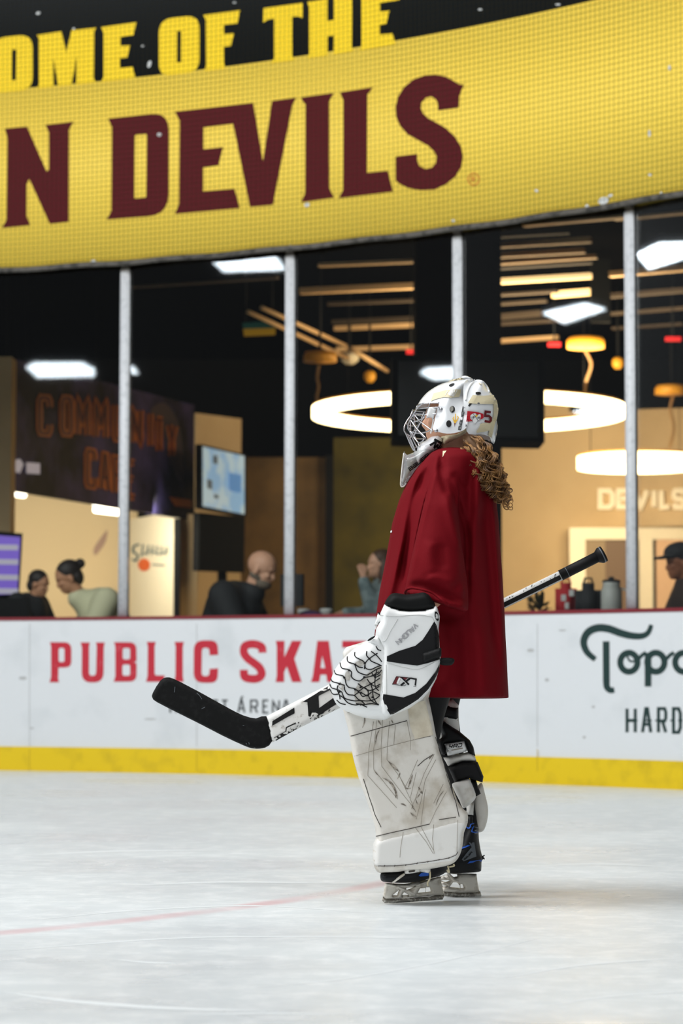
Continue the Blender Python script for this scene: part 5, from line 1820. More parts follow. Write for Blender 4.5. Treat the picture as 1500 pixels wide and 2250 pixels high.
fl.build('emblem', SG.at(0.0026), M['white'], gb)
fl = Flat().poly(crv(g2([(1172, 380), (1190, 372), (1210, 410), (1212, 460), (1196, 470), (1176, 430)]), 3))
fl.build('badge', SG.at(0.0015), M['ink'], gb)
fl = Flat().stroke(crv(g2([(1184, 395), (1200, 410), (1204, 440), (1190, 440), (1184, 415)]), 3), 0.8, closed=True)
fl.build('badge_ring', SG.at(0.0022), M['white'], gb)
bm = bmesh.new()
for pts in ([(580, 410), (740, 420), (1000, 405), (1150, 430)], [(770, 450), (690, 580), (640, 680), (600, 700)], [(640, 930), (850, 985), (1000, 1000), (1160, 930), (1222, 890)], [(640, 950), (645, 1290)], [(600, 900), (600, 1260)], [(1150, 440), (1170, 480), (1225, 640)]):
    SG.line(bm, crv(g2(pts), 4, False), 0.0007, off=0.0003)
mesh_obj('seam', bm, mat('glove_seam', (186, 186, 184), 0.7), gb)
fl = Flat().poly(crv(g2([(628, 1395), (640, 1392), (658, 1435), (650, 1445), (640, 1430)]), 2))
fl.build('pull_hole', SG.at(0.0022), M['white'], gb)
puff('wrist_strap', fillet(g2([(1035, 835), (1060, 820), (1235, 765), (1247, 770), (1247, 860), (1062, 932), (1040, 925)])), 7.02, 0.012, 4, M['rubber'], glove, step=4)
puff('strap_loop', crv(g2([(1225, 885), (1340, 875), (1392, 900), (1355, 958), (1230, 950)]), 3), 7.06, 0.006, 5, M['rubber'], glove, step=4)
puff('thumb_tab', g2([(548, 380), (565, 375), (600, 432), (588, 470), (568, 535), (550, 520), (585, 430)]), 7.09, 0.01, 3, M['ink'], glove, step=4)
puff('thumb_tab', g2([(550, 385), (598, 430), (575, 480), (545, 520), (520, 570), (515, 500)]), 7.095, 0.012, 3, M['white'], glove, step=4)
SPK = Skin([glove], 0.0012)
fl = Flat()
fl.poly(crv(g2([(400, 1090), (480, 1010), (590, 960), (592, 1130), (575, 1260), (560, 1390), (430, 1390), (310, 1385), (300, 1330), (285, 1290), (300, 1225), (330, 1170)]), 2), step=5)
fl.poly(g2([(195, 1040), (225, 1010), (255, 1080), (235, 1130), (180, 1120)])).poly(g2([(300, 930), (370, 895), (395, 905), (395, 950), (330, 985)])).poly(g2([(110, 1190), (135, 1140), (180, 1190), (165, 1240)]))
fl.build('pocket_web', SPK.at(0.0008), mat('pocket_web', (196, 192, 184), 0.75, noise=(50, (160, 156, 148), 0.45, 0.6)), glove)
laces = [
    [(298, 818), (302, 865), (375, 905), (405, 935), (415, 990), (470, 1005), (540, 975), (590, 960)], [(215, 868), (222, 920), (290, 945), (345, 980), (385, 985)], [(300, 955), (330, 1030), (420, 1065), (460, 1050), (540, 1000), (585, 985)],
    [(137, 935), (155, 990), (225, 1005), (260, 1035), (258, 1080), (290, 1115), (350, 1130), (400, 1095), (470, 1080), (560, 1030)], [(75, 1010), (90, 1055), (165, 1075), (190, 1110), (200, 1160), (230, 1200), (295, 1215), (340, 1240), (400, 1200), (480, 1160), (570, 1100)],
    [(35, 1100), (50, 1135), (115, 1155), (185, 1180)], [(25, 1165), (45, 1205), (105, 1225), (150, 1250), (165, 1285), (185, 1320), (240, 1340), (300, 1350), (350, 1345), (440, 1350), (520, 1330), (570, 1290)], [(28, 1225), (60, 1275), (115, 1275)], [(100, 1340), (140, 1375), (195, 1388)],
    [(130, 1290), (165, 1310), (220, 1370), (300, 1395), (360, 1390), (430, 1420)], [(180, 1190), (190, 1240), (225, 1280), (290, 1290), (330, 1330), (380, 1360), (410, 1395)], [(290, 1290), (350, 1255), (430, 1290), (490, 1250), (570, 1285)], [(330, 1160), (370, 1190), (440, 1230), (490, 1230), (565, 1190)],
    [(430, 1110), (470, 1160), (520, 1190), (575, 1165)], [(480, 1040), (520, 1090), (580, 1060)], [(300, 1220), (350, 1260), (380, 1300), (430, 1290)], [(400, 1200), (440, 1235), (445, 1290), (480, 1350), (560, 1390)], [(470, 1160), (490, 1230), (500, 1310), (545, 1392)],
    [(475, 805), (540, 855), (592, 920)], [(545, 825), (455, 885), (412, 935), (400, 1000)], [(428, 805), (425, 850), (455, 885), (480, 915), (550, 945), (590, 965)], [(530, 750), (550, 785), (585, 797)], [(110, 1180), (105, 1225), (130, 1290), (135, 1330)], [(310, 1380), (400, 1390), (480, 1380), (560, 1395)],
    [(540, 1000), (520, 1090), (520, 1190), (560, 1240)], [(590, 1010), (545, 1060), (470, 1080)]]
bm = bmesh.new()
for q in laces:
    SPK.line(bm, crv(g2(q), 4, False), 0.0016, step=3, off=0.0008)
for x, y in ((455, 885), (405, 935), (300, 950), (235, 1015), (180, 1095), (300, 1225), (360, 1260), (440, 1235), (130, 1165), (130, 1250), (490, 1310), (520, 1090), (470, 1160), (360, 1390), (400, 1090), (360, 1200), (430, 1290), (490, 1230)):
    q = SPK.hit(*g2([(x, y)])[0], 0.001)
    if q is not None:
        add_ellipsoid(bm, q, (0.0036, 0.0025, 0.003), 8)
mesh_obj('lace_netting', bm, M['ink'], glove, label='black lacing')
puff('thumb_roll', crv(g2([(430, 690), (520, 634), (560, 640), (592, 700), (596, 800), (560, 790), (500, 740)]), 2), 7.07, 0.035, 8, M['white'], glove, step=4)
puff('finger_slit', crv(g2([(432, 690), (470, 655), (514, 636), (516, 650), (470, 685)]), 2), 7.035, 0.004, 2, M['ink'], glove, step=3)

# ---- blocker on the far hand, just a corner shows
bl = puff('blocker', fillet(g2([(160, 820, 5), (200, 760, 5), (430, 690), (700, 640), (800, 900), (700, 1180), (300, 1240), (190, 1000)])), YT + 0.378, 0.022, 8, M['white_soft'], goalie, step=6, label='white blocker board on the far hand')

# ---- hair
bm = bmesh.new()
rings = []
HY = YT - 0.105
for x, y, rw in ((1030, 958, 0.020), (1042, 975, 0.036), (1056, 1000, 0.042), (1072, 1030, 0.042), (1086, 1060, 0.036), (1098, 1086, 0.024), (1106, 1100, 0.010)):
    c = P(x, y, HY)
    rings.append([c + Vector((math.cos(2 * PI * j / 16) * rw, math.sin(2 * PI * j / 16) * rw * 0.8, 0)) for j in range(16)])
add_loft(bm, rings)
hair = mesh_obj('hair', bm, M['hair_under'], goalie, label='curly light brown ponytail')
bm = bmesh.new()
rnd = random.Random(4)
base = crv([(1028, 962), (1046, 985), (1060, 1015), (1076, 1045), (1092, 1076), (1106, 1100)], 8, False)
for lock in range(74):
    u, a = rnd.uniform(-1, 1), rnd.uniform(0, 2 * PI)
    dep = rnd.uniform(-0.05, 0.03)
    t0, t1 = (rnd.uniform(0, 0.12) if lock % 2 else rnd.uniform(0.1, 0.5)), rnd.uniform(0.66, 1.02)
    pitch = rnd.uniform(0.030, 0.052)
    amp = rnd.uniform(0.006, 0.0135)
    hand = rnd.choice((-1, 1))
    L = 0.26 * (t1 - t0)
    n = 40
    for strand in range(7):
        du, dd, dph = rnd.gauss(0, 2.2), rnd.gauss(0, 0.0022), rnd.gauss(0, 0.32)
        am_s = amp * rnd.uniform(0.75, 1.2)
        pts, rs = [], []
        for i in range(n):
            k = i / (n - 1)
            t = min(t0 + (t1 - t0) * k, 0.9999)
            f_ = t * (len(base) - 1)
            i0 = min(int(f_), len(base) - 2)
            q = Vector(base[i0]).lerp(Vector(base[i0 + 1]), f_ - i0)
            wd = 25 * (0.50 + 0.75 * math.sin(PI * min(1, t * 0.95 + 0.1)))
            c = P(q.x + u * wd * 0.85 + du + 3 * math.sin(7 * k + a), q.y - u * wd * 0.42 + du * 0.3, HY + dd + dep * (0.5 + math.sin(PI * t)))
            am = am_s * min(1, 0.15 + k * 1.7)
            ph = hand * 2 * PI * k * L / pitch + a + dph * k
            pts.append(c + Vector((math.cos(ph) * am, math.sin(ph) * am, math.sin(ph + 0.7) * am * 0.55)))
            rs.append(0.00115 * (1 - 0.5 * k))
        add_tube(bm, pts, rs, 4)
for s in range(60):   # loose coils at the fringe and tip
    t = rnd.uniform(0.3, 1.0)
    i0 = min(int(t * (len(base) - 1)), len(base) - 2)
    q = Vector(base[i0])
    c = P(q.x + rnd.uniform(2, 22), q.y - rnd.uniform(-6, 12), HY + rnd.uniform(-0.06, 0.03))
    r = rnd.uniform(0.006, 0.012)
    a = rnd.uniform(0, 2 * PI)
    tilt = rnd.uniform(-0.7, 0.7)
    for strand in range(4):
        r2, a2 = r * rnd.uniform(0.85, 1.12), a + rnd.gauss(0, 0.25)
        pts = [c + Vector((r2 * math.cos(a2 + j * 0.42), tilt * r2 * math.sin(a2 + j * 0.42) + 0.0012 * j, r2 * math.sin(a2 + j * 0.42) - 0.0014 * j)) for j in range(19)]
        add_tube(bm, pts, [0.0010 * (1 - 0.5 * j / 19) for j in range(19)], 4)
mesh_obj('curl', bm, M['hair_curl'], hair)

# ---- mask
YM = YT - 0.01
back = crv(g1([(960, 195), (1010, 175), (1060, 200), (1100, 260), (1128, 300), (1172, 348), (1207, 405), (1220, 480), (1217, 560), (1203, 620), (1216, 680), (1206, 760), (1172, 880), (1110, 815), (1000, 800), (880, 806), (840, 700), (820, 420), (830, 250), (880, 190)]), 2)
mask = puff('goalie_mask', crv(g1([(335, 466), (352, 420), (385, 372), (440, 312), (520, 256), (600, 216), (690, 190), (780, 175), (850, 166), (925, 166), (962, 178), (930, 212), (895, 262), (870, 332), (864, 392), (880, 418), (878, 520), (868, 620), (862, 690), (848, 742), (800, 778), (720, 800),
                                   (640, 806), (560, 792), (505, 778), (485, 745), (500, 690), (520, 600), (540, 520), (553, 470), (450, 464), (395, 462)]), 2), YM, 0.118, 82, M['mask'], goalie, step=5,
            open_test=lambda x, y: not (y < 893 - (x - 917) * 0.02 and (x < 1040) and y < 894 and (y < 872 or x < 925)) , label='white goalie mask with wire cage')
bp_ = puff('back_plate', back, YM, 0.108, 84, M['mask'], mask, step=5, open_test=lambda x, y: x < 1032 or (y > 958 and x < 1080))
SM = Skin([mask, bp_])
SB = Skin([bp_])
fl = Flat()
fl.poly(g1([(480, 412), (495, 370), (512, 325), (640, 290), (810, 276), (805, 310), (790, 362), (700, 370), (620, 366), (530, 390)]), step=4)
fl.build('beige_patch', SM.at(0.0015), M['beige'], mask, label='beige patch on the crown')
fl = Flat().poly(g1([(665, 330), (700, 290), (745, 284), (722, 360), (690, 352)]), step=4).stroke(g1([(640, 345), (668, 300)]), 1.4).stroke(g1([(722, 360), (765, 288)]), 1.6)
fl.build('patch_highlight', SM.at(0.0022), M['white_soft'], mask)  # highlights on the beige patch, painted on as white shapes
fl = Flat()
for cx, cy, a, b in ((715, 498, 29, 36), (678, 656, 29, 38), (1000, 322, 30, 15)):
    fl.poly(g1([(cx + a * math.cos(t), cy + b * math.sin(t)) for t in np.linspace(0, 2 * PI, 16, endpoint=False)]), step=4)
fl.poly(crv(g1([(678, 240), (700, 222), (740, 215), (728, 236), (700, 250)]), 2), step=4).poly(g1([(888, 460), (905, 432), (940, 428), (905, 470)]), step=4)
fl.poly(g1([(866, 655), (880, 690), (862, 690)]), step=3).poly(g1([(1030, 655), (1038, 648), (1042, 655)]), step=3)
fl.build('vent_hole', SM.at(0.0016), M['hole'], mask)
fl = Flat().poly(g1([(700, 530), (690, 500), (694, 470), (712, 464), (726, 480), (724, 510)]), step=3)
fl.build('vent_inside', SM.at(0.0022), M['hole_grey'], mask)
fl = Flat()
fl.stroke(crv(g1([(985, 182), (1060, 230), (1120, 310), (1170, 380), (1185, 480), (1180, 580), (1160, 640), (1140, 720), (1125, 800)]), 4, False), 8.5, step=3)
fl.poly(g1([(888, 432), (940, 345), (1050, 352), (1168, 345), (1162, 440), (1000, 440)]), step=4)
fl.poly(g1([(1020, 655), (1080, 648), (1140, 640), (1118, 730), (980, 756), (978, 735), (1010, 690)]), step=4)
fl.build('harness_strap', SB.at(0.0025), M['beige'], bp_, label='beige elastic straps')
fl = Flat().poly([(850 + .2 * (1000 + 13 * math.cos(t)), 800 + .2 * (436 + 10 * math.sin(t))) for t in np.linspace(0, 2 * PI, 10, endpoint=False)], step=3)
fl.build('strap_stud', SB.at(0.0035), M['chrome'], bp_)
fl = Flat().poly(g1([(880, 516), (1000, 530), (1052, 548), (1055, 590), (1030, 608), (870, 636)]), step=4)
fl.build('sticker', SM.at(0.0030), M['ink_red'], mask, label='red sticker')
fl = Flat().poly(crv(g1([(915, 560), (960, 540), (985, 560), (1018, 548), (1020, 600), (985, 625), (960, 655), (935, 620), (912, 600)]), 2), step=4)
fl.build('sticker', SM.at(0.0036), M['white'], mask, label='white LA 49 sticker')
fl = Flat()
fl.text('LA', g1([(918, 594)])[0], (2.6, 0), (0, -4), 0.8).text('49', g1([(985, 602)])[0], (2.6, 0), (0, -4), 0.8)
fl.stroke(g1([(925, 620), (985, 548)]), 0.8).stroke(g1([(995, 625), (940, 548)]), 0.8)
fl.build('lettering', SM.at(0.0042), M['ink'], mask)
fl = Flat().poly(g1([(958, 562), (992, 560), (976, 590)]), step=3)
fl.build('sticker', SM.at(0.0044), M['ink_gold'], mask)
fl = Flat()
fl.text('5', g1([(1064, 632)])[0], (13, 1.4), (1, -22), 5.0)
fl.build('lettering', SM.at(0.0032), M['ink_maroon'], mask, label='maroon number 5')
fl = Flat()
fl.text('Bauer', g1([(808, 724)])[0], (1.6, -8.2), (-5.0, -1.2), 1.5, tracking=1.25)
fl.build('lettering', SM.at(0.0016), M['ink'], mask)
fl = Flat()
for pts in ([(745, 650), (722, 600), (735, 580)], [(746, 650), (752, 548)], [(748, 650), (782, 590), (772, 572)], [(728, 620), (775, 618)]):
    fl.stroke(g1(pts), 2.0)
fl.build('emblem', SM.at(0.0018), M['ink_gold'], mask, label='gold trident emblem')
fl = Flat().poly(g1([(728, 620), (768, 618), (750, 650), (742, 695), (738, 650)]), step=3)
fl.build('emblem', SM.at(0.0015), M['ink_maroon'], mask)
for x, y in ((592, 497), (540, 732)):
    q = SM.hit(850 + .2 * x, 800 + .2 * y, 0.001)
    if q is None:
        continue
    bm = bmesh.new()
    add_ellipsoid(bm, q, (0.006, 0.003, 0.006), 12)
    mesh_obj('cage_screw', bm, M['chrome'], mask)
bm = bmesh.new()
SM.line(bm, crv(g1([(866, 400), (872, 335), (895, 265), (930, 215), (985, 186), (1045, 196), (1095, 250), (1120, 310)]), 4, False), 0.0036, step=3, off=0.0005)
mesh_obj('shell_rim', bm, M['mask'], mask)
puff('top_clip', crv(g1([(683, 195), (690, 178), (800, 152), (850, 160), (840, 176), (760, 180), (700, 196)]), 2), YM, 0.012, 4, M['beige'], mask, step=3)
puff('top_clip', crv(g1([(808, 150), (835, 130), (880, 130), (945, 166), (900, 172), (850, 165)]), 2), YM, 0.014, 4, M['mask'], mask, step=3)
puff('jaw_padding', crv(g1([(868, 690), (890, 720), (892, 760), (790, 838), (700, 880), (630, 905), (590, 900), (600, 850), (560, 800), (640, 790), (760, 770), (840, 720)]), 2), YM, 0.098, 12, M['beige'], mask, step=4)
chin = puff('chin_guard', crv(g1([(425, 840), (480, 795), (560, 780), (625, 830), (615, 895), (560, 960), (470, 1020), (340, 1085), (322, 985), (352, 880)]), 2), YM, 0.062, 18, M['mask'], mask, step=4)
SCH = Skin([chin])
fl = Flat()
fl.stroke(g1([(470, 780), (520, 830), (560, 850), (596, 868)]), 5).stroke(g1([(470, 895), (540, 850)]), 4).stroke(g1([(510, 920), (560, 880)]), 4).stroke(g1([(545, 835), (520, 900), (560, 910)]), 3.5).stroke(g1([(594, 868), (540, 945), (516, 940)]), 2.0)
fl.build('chin_lattice', SCH.at(0.002), M['ink'], chin)
guard = puff('throat_guard', crv(g1([(180, 975), (195, 965), (222, 998), (330, 950), (420, 900), (520, 960), (430, 1080), (330, 1180), (260, 1260), (215, 1305), (178, 1350), (145, 1328), (160, 1160)]), 2), YM - 0.02, 0.05, 20, M['clear'], mask, step=5, label='clear plastic throat guard')
bm = bmesh.new()
add_tube(bm, [P(x, y, YM - 0.045) for x, y in crv(g1([(185, 980), (170, 1100), (150, 1320), (180, 1345), (210, 1310)]), 4, False)], 0.0022, 6)
mesh_obj('guard_rim', bm, M['white_soft'], guard)
fl = Flat()
fl.text('BaueR', g1([(250, 1172)])[0], (6.7, -5.3), (-2.6, -6.0), 1.7, tracking=1.30)
fl.build('lettering', Skin([guard, chin]).at(0.0015), M['ink'], guard)

# wire cage: traced on the near side, mirrored to the far side
HW = 0.085
wires = [
    ([(555, 472), (460, 466), (375, 466), (325, 472)], (0, .012, .03, .06)), ([(556, 520), (460, 516), (380, 512), (318, 505)], (0, .012, .035, .065)), ([(460, 466), (440, 520), (425, 580)], (.012, .014, .016)), ([(375, 466), (330, 500), (300, 545), (270, 590)], (.03, .045, .06, .075)),
    ([(325, 472), (300, 540), (275, 575), (240, 640), (227, 700), (250, 745), (290, 840), (320, 900), (335, 925)], (.06, .07, .075, .082, .085, .085, .082, .08, .078)), ([(290, 556), (350, 645), (420, 715), (490, 778)], (.07, .045, .02, .005)),
    ([(252, 612), (310, 710), (360, 780), (415, 842)], (.078, .055, .035, .02)), ([(330, 480), (296, 560), (300, 640), (305, 745)], (.055, .065, .07, .072)), ([(412, 585), (345, 690), (300, 780), (285, 810)], (.02, .045, .06, .065)), ([(250, 742), (330, 772), (410, 775), (480, 755)], (.085, .06, .03, .008)),
    ([(300, 555), (380, 580), (430, 590), (530, 590)], (.065, .03, .015, 0)), ([(250, 742), (300, 800), (345, 900), (352, 925)], (.08, .075, .06, .055)), ([(275, 650), (330, 640), (400, 620)], (.078, .05, .02)), ([(285, 800), (345, 880), (400, 850)], (.075, .055, .03))]
bm = bmesh.new()
for sgn in (-1, 1):
    for pts, ins in wires:
        q = [P(x + (0 if sgn < 0 else -8), y + (0 if sgn < 0 else 4), YM) for x, y in g1(pts)]
        q = [Vector((p.x, YM + sgn * (HW + 0.028 - i * 1.25), p.z)) for p, i in zip(q, ins)]
        sm = []
        for i in range(len(q) - 1):
            for j in range(4):
                t = j / 4
                p0, p1, p2, p3 = q[max(i - 1, 0)], q[i], q[i + 1], q[min(i + 2, len(q) - 1)]
                sm.append(0.5 * ((2 * p1) + (-p0 + p2) * t + (2 * p0 - 5 * p1 + 4 * p2 - p3) * t * t + (-p0 + 3 * p1 - 3 * p2 + p3) * t ** 3))
        sm.append(q[-1])
        add_tube(bm, sm, 0.0021, 6)
mesh_obj('wire_cage', bm, M['chrome'], mask, label='chrome wire cage')
puff('face_plate', g1([(462, 472), (552, 474), (540, 520), (518, 600), (500, 690), (485, 765), (470, 760), (488, 690), (500, 620), (490, 590), (430, 590), (445, 520)]), YM - 0.103, 0.004, 2, M['white'], mask, step=3)

# ================================================================== THE STICK
YS = YT + 0.31
stick = thing('goalie_stick', 'black and white goalie stick held low with its taped blade raised to the left', 'hockey stick', P(900, 1440, YS))
blade = puff('blade', crv(g6([(150, 92), (200, 102), (300, 152), (420, 216), (600, 316), (700, 365), (790, 386), (868, 370), (915, 500), (885, 580), (820, 603), (760, 600), (700, 580), (550, 510), (400, 432), (240, 352), (80, 270), (48, 240), (50, 205), (105, 115)]), 2), YS, 0.012, 8, M['tape'], stick, step=5, label='black taped blade')
pk = puff('paddle', g6([(862, 372), (1070, 265), (1320, 138), (1700, -50), (2200, -300), (2240, -230), (1800, 100), (1390, 312), (1100, 455), (905, 560), (875, 480)]), YS, 0.012, 6, M['stick_white'], stick, step=6)
SPD = Skin([pk])
fl = Flat()
fl.poly(g6([(868, 430), (1065, 308), (1067, 350), (1000, 385), (905, 440), (880, 455)]))
fl.poly(g6([(1005, 448), (1075, 415), (1078, 462), (932, 545), (918, 525), (1000, 478)]))
fl.poly(g6([(1122, 268), (1320, 150), (1330, 178), (1238, 225), (1242, 312), (1345, 238), (1372, 280), (1210, 385), (1165, 370), (1158, 270)]))
fl.poly(g6([(905, 560), (1090, 458), (1260, 368), (1390, 305), (1394, 314), (1100, 468), (915, 572)]))
fl.poly(g6([(862, 372), (1062, 262), (1066, 270), (872, 384)]))
fl.poly(g6([(866, 456), (905, 441), (915, 530), (892, 574), (872, 520)]))
fl.build('graphic', SPD.at(0.0012), M['stick_black'], pk, label='black block letter graphics')
fl = Flat()
rs_ = random.Random(9)
for k in range(26):
    x = rs_.uniform(1000, 1380)
    y = 455 - (x - 1090) * 0.50 - rs_.uniform(0, 40)
    fl.poly(g6([(x, y), (x + rs_.uniform(6, 22), y - rs_.uniform(4, 14)), (x + rs_.uniform(0, 12), y + rs_.uniform(3, 10))]))
fl.build('chip_mark', SPD.at(0.0014), M['stick_black'], pk)
fl = Flat()
for q in ([(365, 205), (385, 222), (402, 248)], [(400, 318), (425, 305)], [(695, 436), (706, 438)], [(718, 562), (724, 572)], [(738, 556), (742, 572)], [(775, 594), (788, 598)], [(210, 160), (205, 200)], [(520, 470), (528, 500)]):
    Flat().stroke(g6(q), 1.1).build('scratch', Skin([blade]).at(0.001), M['grey'], blade)
# shaft from the paddle to the butt, rectangular in section
z9 = zoomed(1080, 1180, 0.28)


def bar(name, a, b, wpx, depth, m_, parent):
    """rectangular bar along the stick"""
    a, b = Vector(a), Vector(b)
    d = (b - a).normalized()
    n = Vector((-d.y, d.x)) * wpx / 2
    bm = bmesh.new()
    c = [a + n, b + n, b - n, a - n]
    add_prism(bm, [P(p.x, p.y, YS - depth / 2) for p in c], [P(p.x, p.y, YS + depth / 2) for p in c])
    bmesh.ops.bevel(bm, geom=bm.edges[:], offset=0.002, segments=2, affect='EDGES')
    return mesh_obj(name, bm, m_, parent)


s0, s1 = (985, 1385.5), z9([(545, 300)])[0]
shaft = bar('shaft', s0, s1, 21.5, 0.020, M['stick_white'], stick)
SSH = Skin([shaft])
dv = (Vector(s1) - Vector(s0)).normalized()
nv = Vector((-dv.y, dv.x))
fl = Flat().stroke([Vector(s0) + nv * 3.0, Vector(s1) + nv * 3.0], 10.0)
fl.build('graphic', SSH.at(0.0008), M['stick_black'], shaft, label='black stripe along the shaft')
fl = Flat()
for k in range(18):
    q = Vector((1112, 1320)).lerp(Vector(s1), rs_.random()) - nv * rs_.uniform(3, 8)
    fl.poly([(q.x, q.y), (q.x + rs_.uniform(1.5, 5), q.y - rs_.uniform(1, 2.5)), (q.x + rs_.uniform(0, 3), q.y + rs_.uniform(0.8, 2))], step=2)
fl.build('chip_mark', SSH.at(0.001), M['stick_black'], shaft)
bm = bmesh.new()
t1 = z9([(538, 302)])[0]
t2 = z9([(862, 138)])[0]
add_tube(bm, [P(t1[0], t1[1], YS), P(t2[0], t2[1], YS)], 0.0175, 18)
grip = mesh_obj('grip_tape', bm, M['rubber'], stick)
bm = bmesh.new()
ga, gb_ = z9([(588, 277)])[0], z9([(592, 275)])[0]
add_tube(bm, [P(ga[0], ga[1], YS), P(gb_[0], gb_[1], YS)], 0.0182, 18)
mesh_obj('tape_line', bm, M['grey'], grip)
bm = bmesh.new()
ka, kb, kc, kd = (z9([p])[0] for p in ((822, 160), (842, 150), (850, 146), (880, 130)))
add_tube(bm, [P(*ka, YS), P(*kb, YS), P(*kc, YS), P(*kd, YS)], [0.018, 0.024, 0.0265, 0.0265], 22)
knob = mesh_obj('butt_knob', bm, M['rubber'], stick)
bm = bmesh.new()
ka, kb = (z9([p])[0] for p in ((860, 141), (868, 137)))
add_tube(bm, [P(*ka, YS), P(*kb, YS)], 0.0270, 22)
mesh_obj('tape_line', bm, M['grey'], knob)

# ================================================================== PEOPLE AND THINGS AT THE COUNTER
UPZ = Vector((0, 0, 1))


def seated(label, px_, py_, off, face, cloth, skin_m, hair_m, s=1.0, lean=0.1, tilt=0.0, arms=('rest', 'rest'), hair='short', group=None):
    """person on a high seat behind the counter; head at the pixel, feet on the lounge floor"""
    Y = behind(px_, off)
    H = P(px_, py_, Y)
    f_ = Vector((face[0], face[1], 0)).normalized()
    l_ = UPZ.cross(f_)
    root = thing('person', label, 'person', (H.x, H.y, 0), group)
    q = lambda a, b, c: H + (f_ * a + l_ * b + UPZ * c) * s
    J = {'pelvis': (q(-0.10 - lean, 0, -0.70), 0.11 * s), 'spine': (q(-0.09 - lean, 0, -0.50), 0.11 * s), 'chest': (q(-0.05 - lean * 0.7, 0, -0.26), 0.12 * s), 'neck': (q(-0.02 - lean * 0.2, 0, -0.13), 0.055 * s), 'skull': (q(-0.01, 0, -0.03), 0.06 * s)}
    Bn = [('pelvis', 'spine'), ('spine', 'chest'), ('chest', 'neck'), ('neck', 'skull')]
    foot_z = 0.04
    for k, sd in (('L', 1), ('R', -1)):
        c = J['chest'][0]
        J['sh' + k] = (c + (l_ * 0.17 * sd + UPZ * 0.08) * s, 0.055 * s)
        if arms[0 if sd > 0 else 1] == 'rest':
            J['el' + k] = (c + (l_ * 0.21 * sd + f_ * 0.12 - UPZ * 0.16) * s, 0.042 * s)
            J['wr' + k] = (c + (l_ * 0.12 * sd + f_ * 0.34 - UPZ * 0.14) * s, 0.028 * s)
            pd, sdv, cdv = f_ - UPZ * 0.1, l_ * -sd, UPZ * -1
        else:
            J['el' + k] = (c + (l_ * 0.20 * sd + f_ * 0.20 - UPZ * 0.14) * s, 0.042 * s)
            J['wr' + k] = (c + (l_ * 0.16 * sd + f_ * 0.28 + UPZ * 0.11) * s, 0.028 * s)
            pd, sdv, cdv = UPZ + f_ * 0.1, f_, l_ * -sd
        Bn += [('chest', 'sh' + k), ('sh' + k, 'el' + k), ('el' + k, 'wr' + k)]
        finger_set(J, Bn, 'wr' + k, pd, sdv, cdv, 'h' + k, s)
        p = J['pelvis'][0]
        J['kn' + k] = (p + (f_ * 0.36 + l_ * 0.11 * sd - UPZ * 0.06) * s, 0.062 * s)
        a = p + (f_ * 0.34 + l_ * 0.11 * sd) * s
        J['an' + k] = (Vector((a.x, a.y, foot_z + 0.06)), 0.04 * s)
        J['to' + k] = (Vector((a.x, a.y, foot_z)) + f_ * 0.16 * s, 0.036 * s)
        Bn += [('pelvis', 'kn' + k), ('kn' + k, 'an' + k), ('an' + k, 'to' + k)]
    bm = skin_bm(J, Bn, 2)
    head_shapes(bm, H, f_, s, tilt)
    mesh_obj('body', remeshed(bm, 0.006, 4), skin_m, root)
    # coat over torso and sleeves, trousers over the legs
    keep = [k for k in J if k in ('pelvis', 'spine', 'chest', 'neck') or k[:2] in ('sh', 'el', 'wr')]
    grow = {'pelvis': 0.17, 'spine': 0.17, 'chest': 0.19, 'neck': 0.085, 'sh': 0.105, 'el': 0.082, 'wr': 0.052}
    JC = {k: (J[k][0] - (UPZ * 0.03 if k == 'neck' else Vector()), grow.get(k, grow.get(k[:2])) * s) for k in keep}
    bm = remeshed(skin_bm(JC, [b for b in Bn if b[0] in JC and b[1] in JC], 2), 0.012, 10)
    mesh_obj('coat', bm, cloth, root)
    JT = {k: (J[k][0], (0.16 if k == 'pelvis' else 0.085 if k[:2] == 'kn' else 0.065) * s) for k in J if k == 'pelvis' or k[:2] in ('kn', 'an')}
    mesh_obj('trousers', remeshed(skin_bm(JT, [b for b in Bn if b[0] in JT and b[1] in JT], 2), 0.012, 6), M['coat_dark'], root)
    ax = f_.cross(UPZ).normalized()
    Rt = Matrix.Rotation(tilt, 3, ax) if tilt else Matrix.Identity(3)
    ff, zz = Rt @ f_, Rt @ UPZ
    R3 = Matrix((ff, zz.cross(ff), zz)).transposed()
    hq = lambda a, b, c: H + R3 @ (Vector((a, b, c)) * s)
    if hair:
        bm = bmesh.new()
        if hair == 'beard':
            add_ellipsoid(bm, hq(0.045, 0, -0.085), (0.062 * s, 0.06 * s, 0.042 * s), 18, R3)
            add_ellipsoid(bm, hq(0.0, 0, -0.055), (0.06 * s, 0.078 * s, 0.03 * s), 18, R3)
            nm = 'beard'
        else:
            add_ellipsoid(bm, hq(-0.022, 0, 0.045), (0.098 * s, 0.086 * s, 0.085 * s), 20, R3)
            add_ellipsoid(bm, hq(-0.055, 0, -0.02), (0.060 * s, 0.082 * s, 0.075 * s), 20, R3)
            if hair == 'bun':
                add_ellipsoid(bm, hq(-0.125, 0, 0.055), (0.042 * s, 0.042 * s, 0.040 * s), 16, R3)
            if hair == 'long':
                for sd in (-1, 1):
                    add_ellipsoid(bm, hq(-0.02, 0.075 * sd, -0.10), (0.055 * s, 0.035 * s, 0.15 * s), 16)
                    add_ellipsoid(bm, hq(0.01, 0.085 * sd, -0.22), (0.04 * s, 0.03 * s, 0.10 * s), 16)
                add_ellipsoid(bm, hq(-0.07, 0, -0.14), (0.05 * s, 0.08 * s, 0.15 * s), 16)
            nm = 'hair'
        mesh_obj(nm, remeshed(bm, 0.007, 4), hair_m, root)
    return root, H, hq, R3, J


